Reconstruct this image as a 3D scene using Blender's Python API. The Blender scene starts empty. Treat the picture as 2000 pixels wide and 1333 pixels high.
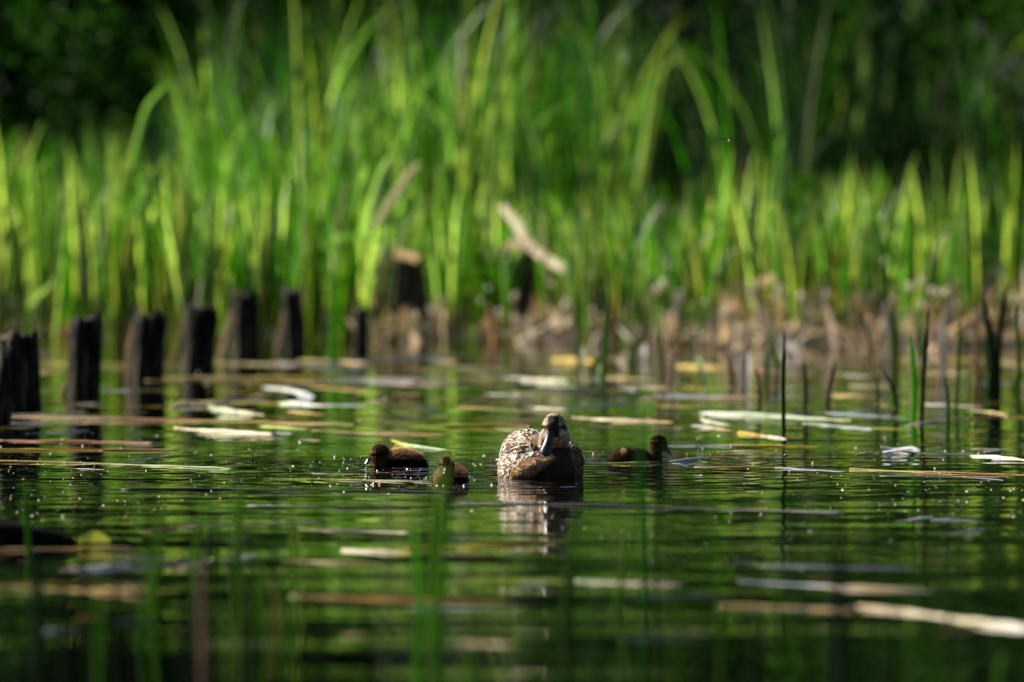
import bpy, math, random
import numpy as np
from mathutils import Vector, Matrix, Quaternion, noise
from mathutils.bvhtree import BVHTree

R = math.radians
random.seed(7)
SC = bpy.context.scene
COL = SC.collection

# ------------------------------------------------------------------ camera
CAM_H = 0.83
FPX = 13740.0                      # focal length in photograph pixels (2000 wide)
PITCH = math.atan(306.5 / FPX)
cam_d = bpy.data.cameras.new('camera')
cam = bpy.data.objects.new('camera', cam_d)
COL.objects.link(cam)
cam.location = (0, 0, CAM_H)
cam.rotation_euler = (R(90) - PITCH, 0, 0)
cam_d.sensor_width = 36.0
cam_d.lens = FPX * 36.0 / 2000.0
cam_d.clip_start = 0.2
cam_d.clip_end = 600.0
cam_d.dof.use_dof = True
cam_d.dof.focus_distance = 20.15
cam_d.dof.aperture_fstop = 3.2
SC.camera = cam

# ------------------------------------------------------------------ sky, sun, exposure
SUN_DIR = Vector((-0.70, 0.44, 0.57)).normalized()
elev = math.asin(SUN_DIR.z)
azim = math.atan2(SUN_DIR.x, SUN_DIR.y)
w = bpy.data.worlds.new('World')
SC.world = w
w.use_nodes = True
nt = w.node_tree
bg = nt.nodes['Background']
sky = nt.nodes.new('ShaderNodeTexSky')
sky.sky_type = 'NISHITA'
sky.sun_disc = False
sky.sun_elevation = elev
sky.sun_rotation = azim
nt.links.new(sky.outputs[0], bg.inputs[0])
bg.inputs[1].default_value = 0.05
sd = bpy.data.lights.new('sun', 'SUN')
sd.energy = 5.0
sd.angle = R(0.5)
sd.color = (1.0, 0.95, 0.86)
sun = bpy.data.objects.new('sun', sd)
COL.objects.link(sun)
sun.rotation_euler = (-SUN_DIR).to_track_quat('-Z', 'Y').to_euler()
SC.view_settings.view_transform = 'Standard'
SC.view_settings.look = 'None'
SC.view_settings.gamma = 1.0
SC.view_settings.exposure = 1.36
SC.cycles.use_denoising = True
SC.cycles.max_bounces = 8
SC.cycles.transparent_max_bounces = 12
SC.cycles.sample_clamp_indirect = 6.0
SC.cycles.caustics_reflective = False

# ------------------------------------------------------------------ helpers
FW = Vector((0, math.cos(PITCH), -math.sin(PITCH)))
UP = Vector((0, math.sin(PITCH), math.cos(PITCH)))


def ray(x, y):
    return FW + Vector(((x - 1000) / FPX, 0, 0)) + UP * ((666.5 - y) / FPX)


def W(x, y, z=0.0):
    """where the sight line through a photo point meets the height z"""
    d = ray(x, y)
    t = (z - CAM_H) / d.z
    return Vector((0, 0, CAM_H)) + d * t


def P(x, y, Y):
    d = ray(x, y)
    return Vector((0, 0, CAM_H)) + d * (Y / d.y)


def ppm(Y):
    return FPX / Y


def tag(o, label=None, cat=None, group=None, kind=None):
    if label: o['label'] = label
    if cat: o['category'] = cat
    if group: o['group'] = group
    if kind: o['kind'] = kind
    return o


def empty(name, loc):
    o = bpy.data.objects.new(name, None)
    o.empty_display_size = 0.05
    COL.objects.link(o)
    o.location = loc
    return o


class MB:
    def __init__(s):
        s.v, s.f, s.c = [], [], []

    def add(s, vs, fs, cs):
        b = len(s.v)
        s.v.extend([tuple(p) for p in vs])
        s.f.extend([tuple(b + i for i in f) for f in fs])
        s.c.extend(cs)

    def strip(s, rows, cols):
        n = len(rows[0])
        vs = [p for r in rows for p in r]
        fs = []
        for i in range(len(rows) - 1):
            for j in range(n - 1):
                a = i * n + j
                fs.append((a, a + 1, a + 1 + n, a + n))
        cs = []
        for r, c in zip(rows, cols):
            cs.extend([c] * n if not isinstance(c, list) else c)
        s.add(vs, fs, cs)

    def mesh(s, name, smooth=True):
        me = bpy.data.meshes.new(name)
        me.from_pydata(s.v, [], s.f)
        if s.c:
            a = me.color_attributes.new('Col', 'FLOAT_COLOR', 'POINT')
            arr = np.ones((len(s.v), 4), dtype=np.float32)
            arr[:, :3] = np.array([c[:3] for c in s.c], dtype=np.float32)
            a.data.foreach_set('color', arr.ravel())
        if smooth and len(me.polygons):
            me.polygons.foreach_set('use_smooth', [True] * len(me.polygons))
        me.update()
        return me

    def build(s, name, mat, parent=None, smooth=True):
        me = s.mesh(name, smooth)
        me.materials.append(mat)
        o = bpy.data.objects.new(name, me)
        COL.objects.link(o)
        if parent: o.parent = parent
        return o


def lerp(a, b, t):
    return tuple(x + (y - x) * t for x, y in zip(a, b))


def ramp(stops, t):
    for (t0, c0), (t1, c1) in zip(stops, stops[1:]):
        if t <= t1:
            return lerp(c0, c1, (t - t0) / max(1e-6, t1 - t0))
    return stops[-1][1]


def jit(c, a=0.15):
    k = 1 + random.uniform(-a, a)
    return tuple(max(0.0, x * k * (1 + random.uniform(-a, a) * 0.4)) for x in c)


def ell_mesh(mb, c, r, rot=None, n=20, m_=14):
    q = rot.to_matrix() if rot else Matrix.Identity(3)
    vs, fs = [], []
    for i in range(m_ + 1):
        th = math.pi * i / m_
        for j in range(n):
            ph = 2 * math.pi * j / n
            v = Vector((r[0] * math.sin(th) * math.cos(ph), r[1] * math.sin(th) * math.sin(ph), r[2] * math.cos(th)))
            vs.append(q @ v + Vector(c))
    for i in range(m_):
        for j in range(n):
            fs.append((i * n + j, (i + 1) * n + j, (i + 1) * n + (j + 1) % n, i * n + (j + 1) % n))
    mb.add(vs, fs, [(1, 1, 1)] * len(vs))


# ------------------------------------------------------------------ materials
def mat(name):
    m = bpy.data.materials.new(name)
    m.use_nodes = True
    return m, m.node_tree, m.node_tree.nodes['Principled BSDF']


def leaf_material(name, trans=0.5, rough=0.38, spec=0.5, tint=(1.5, 1.7, 0.6), noise_scale=60.0):
    m, t, b = mat(name)
    N = t.nodes
    at = N.new('ShaderNodeAttribute'); at.attribute_name = 'Col'
    tc = N.new('ShaderNodeTexCoord')
    nz = N.new('ShaderNodeTexNoise'); nz.inputs['Scale'].default_value = noise_scale; nz.inputs['Detail'].default_value = 3
    mp = N.new('ShaderNodeMapping'); mp.inputs['Scale'].default_value = (1, 1, 0.15)
    t.links.new(tc.outputs['Object'], mp.inputs[0]); t.links.new(mp.outputs[0], nz.inputs[0])
    mr = N.new('ShaderNodeMapRange'); mr.inputs[3].default_value = 0.72; mr.inputs[4].default_value = 1.28
    t.links.new(nz.outputs[0], mr.inputs[0])
    mul = N.new('ShaderNodeVectorMath'); mul.operation = 'SCALE'
    t.links.new(at.outputs['Color'], mul.inputs[0]); t.links.new(mr.outputs[0], mul.inputs['Scale'])
    t.links.new(mul.outputs[0], b.inputs['Base Color'])
    b.inputs['Roughness'].default_value = rough
    b.inputs['Specular IOR Level'].default_value = spec
    if trans > 0:
        tr = N.new('ShaderNodeBsdfTranslucent')
        m2 = N.new('ShaderNodeVectorMath'); m2.operation = 'MULTIPLY'; m2.inputs[1].default_value = tint
        t.links.new(mul.outputs[0], m2.inputs[0]); t.links.new(m2.outputs[0], tr.inputs[0])
        mx = N.new('ShaderNodeMixShader'); mx.inputs[0].default_value = trans
        t.links.new(b.outputs[0], mx.inputs[1]); t.links.new(tr.outputs[0], mx.inputs[2])
        t.links.new(mx.outputs[0], N['Material Output'].inputs[0])
    return m


M_REED = leaf_material('reed_leaf', 0.5, 0.33, 0.30, (1.2, 1.9, 0.3))
M_DRY = leaf_material('dry_reed', 0.35, 0.5, 0.2, (1.2, 1.0, 0.7))
M_WOODLEAF = leaf_material('woodland_leaf', 0.35, 0.6, 0.12, (1.2, 1.7, 0.5), 8.0)
M_FLOAT = leaf_material('wet_dead_leaf', 0.0, 0.55, 0.12, noise_scale=120.0)
M_DOWN = leaf_material('duckling_down', 0.45, 0.8, 0.05, (1.15, 1.0, 0.85), 200.0)
M_FEATHER = leaf_material('duck_feather', 0.10, 0.75, 0.06, (1.1, 1.0, 0.9), 300.0)
M_SPECK = leaf_material('floating_specks', 0.0, 0.5, 0.5)


def bark_material(name, c0, c1, scale, rough=0.8):
    m, t, b = mat(name)
    N = t.nodes
    tc = N.new('ShaderNodeTexCoord')
    mp = N.new('ShaderNodeMapping'); mp.inputs['Scale'].default_value = (1, 1, 0.12)
    nz = N.new('ShaderNodeTexNoise'); nz.inputs['Scale'].default_value = scale; nz.inputs['Detail'].default_value = 6
    t.links.new(tc.outputs['Object'], mp.inputs[0]); t.links.new(mp.outputs[0], nz.inputs[0])
    cr = N.new('ShaderNodeValToRGB')
    cr.color_ramp.elements[0].position = 0.48; cr.color_ramp.elements[0].color = (*c0, 1)
    cr.color_ramp.elements[1].position = 0.7; cr.color_ramp.elements[1].color = (*c1, 1)
    t.links.new(nz.outputs[0], cr.inputs[0]); t.links.new(cr.outputs[0], b.inputs['Base Color'])
    bp = N.new('ShaderNodeBump'); bp.inputs['Strength'].default_value = 0.8; bp.inputs['Distance'].default_value = 0.01
    t.links.new(nz.outputs[0], bp.inputs['Height']); t.links.new(bp.outputs[0], b.inputs['Normal'])
    b.inputs['Roughness'].default_value = rough
    b.inputs['Specular IOR Level'].default_value = 0.12
    return m


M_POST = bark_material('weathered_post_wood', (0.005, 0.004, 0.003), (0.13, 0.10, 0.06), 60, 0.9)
M_STUMP = bark_material('old_stump_wood', (0.03, 0.022, 0.015), (0.16, 0.12, 0.08), 30)
M_BARK = bark_material('tree_bark', (0.012, 0.011, 0.008), (0.035, 0.03, 0.02), 12)


def plain(name, c, rough, spec=0.5, bump=0.0, scale=200):
    m, t, b = mat(name)
    N = t.nodes
    nz = N.new('ShaderNodeTexNoise'); nz.inputs['Scale'].default_value = scale
    tc = N.new('ShaderNodeTexCoord'); t.links.new(tc.outputs['Object'], nz.inputs[0])
    mr = N.new('ShaderNodeMapRange'); mr.inputs[3].default_value = 0.7; mr.inputs[4].default_value = 1.3
    t.links.new(nz.outputs[0], mr.inputs[0])
    mul = N.new('ShaderNodeVectorMath'); mul.operation = 'SCALE'; mul.inputs[0].default_value = c
    t.links.new(mr.outputs[0], mul.inputs['Scale']); t.links.new(mul.outputs[0], b.inputs['Base Color'])
    b.inputs['Roughness'].default_value = rough
    b.inputs['Specular IOR Level'].default_value = spec
    if bump:
        bp = N.new('ShaderNodeBump'); bp.inputs['Distance'].default_value = bump
        t.links.new(nz.outputs[0], bp.inputs['Height']); t.links.new(bp.outputs[0], b.inputs['Normal'])
    return m


M_BILL = plain('duck_bill_horn', (0.013, 0.015, 0.019), 0.33, 0.45, 0.0004, 400)
M_BILL_SMALL = plain('duckling_bill_horn', (0.035, 0.04, 0.035), 0.25, 0.6)
M_EYE = plain('eye_gloss', (0.008, 0.005, 0.004), 0.04, 0.9)
M_INSECT = plain('insect_chitin', (0.03, 0.02, 0.015), 0.4)
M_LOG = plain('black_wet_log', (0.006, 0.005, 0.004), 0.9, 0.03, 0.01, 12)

# duck places (world) are needed by the water for the rings they push out
MOTHER = W(1059, 932.5)
D1 = W(777, 911)
D2 = W(873, 943)
D3 = W(1238, 901.5)


def water_material():
    m, t, b = mat('pond_water')
    N, L = t.nodes, t.links
    b.inputs['Base Color'].default_value = (0.0012, 0.0016, 0.0008, 1)
    b.inputs['Roughness'].default_value = 0.015
    b.inputs['IOR'].default_value = 1.333
    geo = N.new('ShaderNodeNewGeometry')
    pos = geo.outputs['Position']

    def math_(op, a, bb=None, c=None):
        n = N.new('ShaderNodeMath'); n.operation = op
        for i, v in enumerate((a, bb, c)):
            if v is None: continue
            if isinstance(v, (int, float)): n.inputs[i].default_value = v
            else: L.new(v, n.inputs[i])
        return n.outputs[0]

    def nz(scale, detail, sc=(1, 1, 1), off=(0, 0, 0)):
        mp = N.new('ShaderNodeMapping'); mp.inputs['Scale'].default_value = sc; mp.inputs['Location'].default_value = off
        L.new(pos, mp.inputs[0])
        n = N.new('ShaderNodeTexNoise'); n.inputs['Scale'].default_value = scale; n.inputs['Detail'].default_value = detail
        n.inputs['Roughness'].default_value = 0.45
        L.new(mp.outputs[0], n.inputs[0])
        return n.outputs[0]
    big = math_('MULTIPLY', nz(1.1, 1.0), 0.007)
    mid = math_('MULTIPLY', nz(4.2, 1.0, (0.8, 1.2, 1)), 0.0040)
    fine = math_('MULTIPLY', nz(16, 1.0, (0.6, 1.2, 1), (3, 7, 0)), 0.00028)
    # the water is rougher in patches, smoother in others
    patch = N.new('ShaderNodeMapRange'); patch.inputs[1].default_value = 0.38; patch.inputs[2].default_value = 0.62
    patch.inputs[3].default_value = 0.35; patch.inputs[4].default_value = 1.3
    L.new(nz(0.55, 1.0, (0.5, 1, 1), (11, 2, 0)), patch.inputs[0])
    h = math_('MULTIPLY', math_('ADD', mid, fine), patch.outputs[0])
    h = math_('ADD', h, big)
    h = math_('ADD', h, math_('MULTIPLY', nz(2.1, 1.0, (0.6, 1.0, 1), (5, 5, 0)), 0.006))
    for (c, amp, k, fall, r0) in ((MOTHER + Vector((0, 0.02, 0)), 0.0052, 34, 2.6, 0.10), (D1, 0.0046, 46, 3.2, 0.05),
                              (D2 + Vector((0.02, 0.03, 0)), 0.0046, 46, 3.2, 0.05), (D3, 0.0046, 46, 3.2, 0.06)):
        vm = N.new('ShaderNodeVectorMath'); vm.operation = 'DISTANCE'
        L.new(pos, vm.inputs[0]); vm.inputs[1].default_value = (c.x, c.y, 0)
        d = vm.outputs['Value']
        wob = math_('MULTIPLY', nz(4, 1.0, (1, 1, 1), (c.x, 0, 0)), 0.38)
        ph = math_('MULTIPLY', math_('ADD', d, wob), k)
        s = math_('SINE', ph)
        fo = math_('POWER', 2.718, math_('MULTIPLY', d, -fall))
        h = math_('ADD', h, math_('MULTIPLY', math_('MULTIPLY', s, fo), amp))
    bp = N.new('ShaderNodeBump'); bp.inputs['Distance'].default_value = 1.0; bp.inputs['Strength'].default_value = 1.0
    L.new(h, bp.inputs['Height'])
    L.new(bp.outputs[0], b.inputs['Normal'])
    return m


# ------------------------------------------------------------------ ground, water, hill
def bank_edge(x):
    """Y of the shoreline"""
    return 37.2 + 0.8 * noise.noise(Vector((x * 0.5, 3.1, 0))) + (0.5 if x < -0.7 else 0) - 1.5 * min(1, max(0, x - 0.2)) + 0.9 * noise.noise(Vector((x * 1.7, 8.3, 0)))


def ground_z(x, y):
    e = bank_edge(x)
    d = y - e
    n = noise.noise(Vector((x * 1.3, y * 1.3, 0))) * 0.05 + noise.noise(Vector((x * 5, y * 5, 4))) * 0.02
    if d < 0:
        z = -0.06 + max(-0.9, d * 0.12)
        z = min(z, -0.03)
        return z
    z = min(0.10, d * 0.035) + n * 0.7 * min(1, d * 1.2)
    if d > 8: z += (d - 8) * 0.045
    if y > 75: z += (y - 75) * 0.16
    return z


xs = [-160, -100, -60, -35, -22, -15] + [-11 + 0.22 * i for i in range(101)] + [15, 22, 35, 60, 100, 160]
ys = [-60, -30, -5, 5, 12, 20, 28, 33] + [35 + 0.2 * i for i in range(60)] + [47 + 0.6 * i for i in range(26)] + [64, 70, 78, 86, 95, 105, 120, 140, 170]
g = MB()
g.v = [(x, y, ground_z(x, y)) for y in ys for x in xs]
nx = len(xs)
g.f = [(j * nx + i, j * nx + i + 1, (j + 1) * nx + i + 1, (j + 1) * nx + i) for j in range(len(ys) - 1) for i in range(nx - 1)]
m, t, b = mat('bank_soil')
N = t.nodes
tc = N.new('ShaderNodeTexCoord')
nz = N.new('ShaderNodeTexNoise'); nz.inputs['Scale'].default_value = 3.0; nz.inputs['Detail'].default_value = 8
t.links.new(tc.outputs['Object'], nz.inputs[0])
cr = N.new('ShaderNodeValToRGB')
cr.color_ramp.elements[0].position = 0.35; cr.color_ramp.elements[0].color = (0.012, 0.009, 0.006, 1)
cr.color_ramp.elements[1].position = 0.62; cr.color_ramp.elements[1].color = (0.06, 0.045, 0.028, 1)
t.links.new(nz.outputs[0], cr.inputs[0])
sx = N.new('ShaderNodeSeparateXYZ'); t.links.new(tc.outputs['Object'], sx.inputs[0])
mx_ = N.new('ShaderNodeMapRange'); mx_.inputs[1].default_value = -0.9; mx_.inputs[2].default_value = 0.3   # black mud left, straw right
t.links.new(sx.outputs[0], mx_.inputs[0])
my_ = N.new('ShaderNodeMapRange'); my_.inputs[1].default_value = 47; my_.inputs[2].default_value = 42       # forest floor further back
t.links.new(sx.outputs[1], my_.inputs[0])
mm = N.new('ShaderNodeMath'); mm.operation = 'MULTIPLY'; t.links.new(mx_.outputs[0], mm.inputs[0]); t.links.new(my_.outputs[0], mm.inputs[1])
mc = N.new('ShaderNodeMix'); mc.data_type = 'RGBA'; mc.inputs[6].default_value = (0.010, 0.010, 0.005, 1)
t.links.new(mm.outputs[0], mc.inputs[0]); t.links.new(cr.outputs[0], mc.inputs[7]); t.links.new(mc.outputs[2], b.inputs['Base Color'])
b.inputs['Roughness'].default_value = 0.95
b.inputs['Specular IOR Level'].default_value = 0.1
tag(g.build('ground', m), kind='structure')

wm = MB()
wy = [-60, 0, 10] + [12 + i for i in range(30)] + [46]
wx = [-160, -40, -10, -5, 0, 5, 10, 40, 160]
wm.v = [(x, y, 0) for y in wy for x in wx]
wm.f = [(j * 9 + i, j * 9 + i + 1, (j + 1) * 9 + i + 1, (j + 1) * 9 + i) for j in range(len(wy) - 1) for i in range(8)]
tag(wm.build('water', water_material(), smooth=False), kind='structure')

# ------------------------------------------------------------------ blades
GREEN = [(0.014, 0.052, 0.002), (0.024, 0.078, 0.002), (0.042, 0.100, 0.002), (0.010, 0.042, 0.004), (0.028, 0.080, 0.002), (0.006, 0.026, 0.002), (0.004, 0.018, 0.002), (0.050, 0.098, 0.002)]
PALE = [(0.13, 0.20, 0.09), (0.25, 0.31, 0.18), (0.42, 0.45, 0.34)]  # blades with their glossy sheen put into the colour
DRY = [(0.58, 0.48, 0.31), (0.40, 0.29, 0.16), (0.74, 0.68, 0.54), (0.26, 0.15, 0.07), (0.62, 0.53, 0.38), (0.16, 0.14, 0.05)]


def blade(mb, base, L, wd, az, a0, bend, col, tipcol=None, basecol=None, n=7, face=None, fold=False, kink=None):
    d = Vector((math.cos(az), math.sin(az), 0))
    fa = az + math.pi / 2 if face is None else face
    side = Vector((math.cos(fa), math.sin(fa), 0))
    p = Vector(base)
    rows, cols = [], []
    for i in range(n + 1):
        tt = i / n
        wv = wd * (0.75 + 0.25 * min(1, tt * 4)) * max(0.04, (1 - tt ** 3.0)) * 0.5
        th = a0 + bend * tt * tt
        if kink and tt > kink[0]: th += kink[1]
        dirv = Vector((0, 0, 1)) * math.cos(th) + d * math.sin(th)
        if fold:
            nrm = side.cross(dirv)
            rows.append([p - side * wv, p + nrm * wv * 0.35, p + side * wv])
        else:
            rows.append([p - side * wv, p + side * wv])
        c = col
        if basecol and tt < 0.3: c = lerp(basecol, col, tt / 0.3)
        if tipcol and tt > 0.75: c = lerp(col, tipcol, (tt - 0.75) / 0.25)
        cols.append(c)
        p = p + dirv * (L / n)
    mb.strip(rows, cols)


def reed_plant_mesh(seed, h, nb, pal=GREEN):
    random.seed(seed)
    mb = MB()
    for k in range(nb):
        az = random.uniform(0, 2 * math.pi)
        r = random.uniform(0, 0.035)
        c = jit(random.choice(pal), 0.2)
        if random.random() < 0.17: c = jit(random.choice(PALE), 0.2)
        if random.random() < 0.12: c = jit(random.choice(DRY), 0.1)
        L = h * random.uniform(0.6, 1.05)
        blade(mb, (math.cos(az) * r, math.sin(az) * r, -0.05), L, random.uniform(0.013, 0.027), az,
              random.uniform(0.0, 0.13), random.choice([random.uniform(0.0, 0.35), random.uniform(0.2, 1.3)]), c,
              tipcol=lerp(c, (0.2, 0.2, 0.08), 0.4) if random.random() < 0.5 else None,
              basecol=(0.14, 0.12, 0.05), n=8, face=random.uniform(0, math.pi), fold=True)
    me = mb.mesh('reed_plant')
    me.materials.append(M_REED)
    return me


def reed_height(px):
    """how tall the front reeds stand, by photo column at the bank"""
    pts = [(-600, 1.25), (0, 1.2), (350, 1.05), (620, 1.15), (760, 0.9), (900, 0.8), (1200, 0.8), (1500, 0.95), (2000, 0.95), (2600, 1.1)]
    for (a, ha), (b_, hb) in zip(pts, pts[1:]):
        if px <= b_: return ha + (hb - ha) * (px - a) / (b_ - a)
    return 1.0


variants = [reed_plant_mesh(100 + i, 1.0, 8) for i in range(14)]
random.seed(21)
LBL = 'green reed plant with long upright blades in the sunlit bed behind the pond'
for k in range(285):
    Y = 37.6 + (random.random() ** 1.3) * 4.2
    x = random.uniform(-3.6, 3.6) * Y / 38
    px = 1000 + x * ppm(Y)
    if 720 < px < 870 and Y < 39.5 and random.random() < 0.8: continue
    if 930 < px < 1080 and Y < 39.5 and random.random() < 0.6: continue
    if px > 1150 and Y < 40.5 and random.random() < 0.3: Y += 2.6; x = (px - 1000) / ppm(Y)
    if px < 700: Y -= 0.9; x = (px - 1000) / ppm(Y)
    elif px > 1100 and k % 4 == 0: Y = random.uniform(36.0, 38.5); x = (px - 1000) / ppm(Y)
    o = bpy.data.objects.new('reed_plant', variants[k % 14])
    COL.objects.link(o)
    hh = reed_height(px) * random.uniform(0.72, 1.1)
    o.location = (x, Y, max(0, ground_z(x, Y)) - 0.02)
    o.rotation_euler = (0, 0, random.uniform(0, 6.28))
    o.scale = (1, 1, hh)
    lb = ('green reed plant in the dense bed close behind the row of old posts' if px < 640 else
          'green reed plant in the middle of the bank around the stumps' if px < 1200 else
          'green reed plant on the right bank above the straw litter')
    tag(o, lb, 'reed', 'reed plants along the bank')

# mass of reeds behind them: the front bed and the taller bed at the back, both growing in clumps
def reed_clumps(name, label, n_clumps, y0, y1, xw, hfun, wd, seed, gap, gapseed, thin=None):
    random.seed(seed)
    mb = MB()
    for k in range(n_clumps):
        Y = random.uniform(y0, y1)
        x = random.uniform(-xw, xw) * Y / 40
        px = 1000 + x * ppm(Y)
        if noise.noise(Vector((x * 1.5, Y * 0.8, gapseed))) < gap: continue
        if thin and random.random() < thin(px, Y): continue
        pal = jit(random.choice(GREEN), 0.45)
        Hc = hfun(px) * random.uniform(0.7, 1.12)
        for q in range(random.randint(5, 11)):
            c = jit(pal, 0.2)
            r = random.random()
            if r < 0.15: c = jit(random.choice(PALE), 0.2)
            elif r < 0.23: c = jit(random.choice(DRY), 0.2)
            az = random.uniform(0, 6.28)
            rr = random.uniform(0, 0.06)
            bx, by = x + rr * math.cos(az), Y + rr * math.sin(az)
            blade(mb, (bx, by, ground_z(bx, by) - 0.02), Hc * random.uniform(0.55, 1.05), random.uniform(*wd), az,
                  random.uniform(0, 0.17), random.choice([random.uniform(0, 0.3), random.uniform(0.1, 0.7), random.uniform(0.5, 1.9)]), c,
                  basecol=(0.12, 0.10, 0.05), n=7, face=random.uniform(0, 3.14), fold=True)
        if random.random() < (0.5 if y0 < 42 else 0.08):      # a bowed leaf with a sun glint painted into its pale tip
            blade(mb, (x, Y, ground_z(x, Y) - 0.02), Hc * random.uniform(0.5, 0.95), random.uniform(0.022, 0.042), random.choice([0.3, 2.9]) + random.uniform(-0.7, 0.7),
                  random.uniform(0.0, 0.12), random.uniform(0.5, 1.5), (0.05, 0.12, 0.02), tipcol=jit((0.62, 0.66, 0.50), 0.15), n=8, face=random.uniform(0, 1.0), fold=True)
    tag(mb.build(name, M_REED), label, 'reeds', kind='stuff')


def tall_height(px):
    pts = [(-2000, 0.9), (300, 1.0), (380, 1.9), (480, 2.15), (1250, 2.15), (1500, 2.1), (1800, 1.9), (2100, 1.4), (4000, 1.2)]
    for (a, ha), (b_, hb) in zip(pts, pts[1:]):
        if px <= b_: return ha + (hb - ha) * (px - a) / (b_ - a)
    return 1.2


reed_clumps('reed_bed', 'dense mass of green reeds filling the bank behind the pond', 520, 38.5, 44.5, 4.8, reed_height, (0.010, 0.024), 5, 0.0, 0.0,
            lambda px, Y: 0.45 if px > 1150 else 0.2)
reed_clumps('tall_reeds', 'taller reeds rising behind the front bed up to the top', 1700, 45.8, 55.0, 4.8, tall_height, (0.009, 0.024), 6, -0.22, 9.0,
            lambda px, Y: (0.30 if Y > 50.0 else 0.93) if px > 1240 else (0.6 if px < 640 else 0.1))

# dead litter at the foot of the reeds, thick on the right
random.seed(15)
mb = MB()
for k in range(6200):
    x = random.uniform(-4.2, 5.0)
    if x < -0.9 and random.random() < 0.8: continue
    e = bank_edge(x)
    Y = e + random.uniform(-0.6, 5.4) * random.random() ** 0.5
    z = max(0.0, ground_z(x, Y))
    c = jit(random.choice(DRY), 0.25)
    if random.random() < 0.35: c = tuple(v * 0.3 for v in c)
    if noise.noise(Vector((x * 2.6, Y * 1.6, 5))) < 0.0: continue
    az = random.uniform(0, 6.28)
    if random.random() < 0.09:   # pale bits added to stand in for sun glints in the litter
        q = Vector((x, Y, z + random.uniform(0.02, 0.3))); r_ = random.uniform(0.010, 0.020)
        ell_mesh(mb, q, (r_, r_ * .6, r_ * 1.4), None, 6, 4)
        mb.c[-30:] = [(0.72, 0.68, 0.6)] * 30
        continue
    if random.random() < 0.5:   # lying
        blade(mb, (x, Y, z + random.uniform(0.0, 0.05)), random.uniform(0.15, 0.5), random.uniform(0.012, 0.03), az,
              random.uniform(1.25, 1.6), random.uniform(-0.2, 0.2), c, n=3, face=az + 1.57)
    else:                         # broken, standing
        blade(mb, (x, Y, z - 0.01), random.uniform(0.06, 0.34) if x > 1 else random.uniform(0.05, 0.22), random.uniform(0.014, 0.04), az,
              random.uniform(0.0, 0.9), random.uniform(-0.2, 0.9), c, n=4, face=random.uniform(0, 3.14))
tag(mb.build('dead_reed_litter', M_DRY), 'dead tan reed litter heaped at the foot of the reeds', 'dead reeds', kind='stuff')

# single leaves that stand out of the bed
def single(label, pts, wd, col, Y, name='bent_reed_leaf', m=None, cat='reed leaf', tip=True):
    """a long leaf through photo points at distance Y; first point is its foot"""
    mb = MB()
    P3 = [P(x, y, Y + k * 0.03) for k, (x, y) in enumerate(pts)]
    # resample with catmull
    out = []
    for i in range(len(P3) - 1):
        a = P3[max(0, i - 1)]; b_ = P3[i]; c = P3[i + 1]; d = P3[min(len(P3) - 1, i + 2)]
        for s in range(5):
            t_ = s / 5
            out.append(0.5 * ((2 * b_) + (c - a) * t_ + (2 * a - 5 * b_ + 4 * c - d) * t_ * t_ + (3 * b_ - a - 3 * c + d) * t_ ** 3))
    out.append(P3[-1])
    n = len(out)
    base = out[0].copy()
    rows, cols = [], []
    for i, p in enumerate(out):
        tv = (out[min(n - 1, i + 1)] - out[max(0, i - 1)]).normalized()
        side = tv.cross(Vector((0.3, 1, 0.2))).normalized()
        tt = i / (n - 1)
        ww = wd / 2 * (max(0.08, 1 - tt ** 4) if tip else 1.0) * (0.8 + 0.2 * min(1, tt * 3))
        nn = side.cross(tv)
        rows.append([p - side * ww - base, p + nn * ww * 0.4 - base, p + side * ww - base])
        cols.append(jit(col, 0.06))
    mb.strip(rows, cols)
    o = mb.build(name, m or M_REED)
    o.location = base
    return tag(o, label, cat)


PG = (0.22, 0.30, 0.16)
single('pale bowed reed leaf arching leftwards above the sixth post', [(740, 470), (690, 462), (640, 475), (600, 505), (575, 560)], 0.035, PG, 37.2)
single('broad pale leaf blade standing upright left of the reed bed centre', [(720, 470), (728, 400), (745, 340), (765, 300)], 0.055, (0.40, 0.44, 0.34), 37.5)
single('tan slanted dry leaf beside the broad pale upright blade', [(735, 440), (770, 385), (800, 340), (822, 318)], 0.05, (0.55, 0.56, 0.34), 37.9, m=M_DRY)
single('pale leaf tip curving over the dark upper left of the reeds', [(255, 330), (272, 260), (290, 205), (330, 160)], 0.035, (0.28, 0.36, 0.18), 39.0)
single('pale grey green leaf leaning right above the second and third posts', [(240, 520), (250, 450), (272, 395), (297, 360)], 0.032, PG, 37.4)
single('short pale slanting leaf low at the far left', [(55, 605), (75, 580), (98, 560), (112, 540)], 0.03, (0.34, 0.36, 0.26), 36.5)
single('tall pale blade with rounded tip near the upper centre left', [(655, 330), (668, 260), (680, 200), (700, 150)], 0.045, PG, 39.5)
single('pale leaf slanting right below the dark upper right reeds', [(1670, 500), (1690, 430), (1700, 390), (1718, 345)], 0.045, (0.30, 0.34, 0.2), 39.0)
single('grey green leaf leaning left over the right bank', [(1530, 420), (1522, 360), (1525, 300), (1535, 250)], 0.045, (0.13, 0.2, 0.1), 42.0)
single('yellow green leaf leaning right in front of the grey stump', [(1345, 500), (1360, 460), (1380, 430), (1402, 400)], 0.032, (0.12, 0.24, 0.05), 39.2)
single('snapped pale reed stalk hanging over the dark stump mid bank', [(980, 402), (1010, 440), (1045, 490), (1110, 530)], 0.052, (0.86, 0.84, 0.80), 38.2, 'broken_reed_stalk', M_DRY, 'broken stalk', tip=False)
single('thinner pale stalk crossing under the snapped one', [(960, 505), (985, 485), (1020, 478), (1065, 500)], 0.05, (0.40, 0.33, 0.26), 38.4, 'broken_reed_stalk', M_DRY, 'broken stalk', tip=False)
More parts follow.
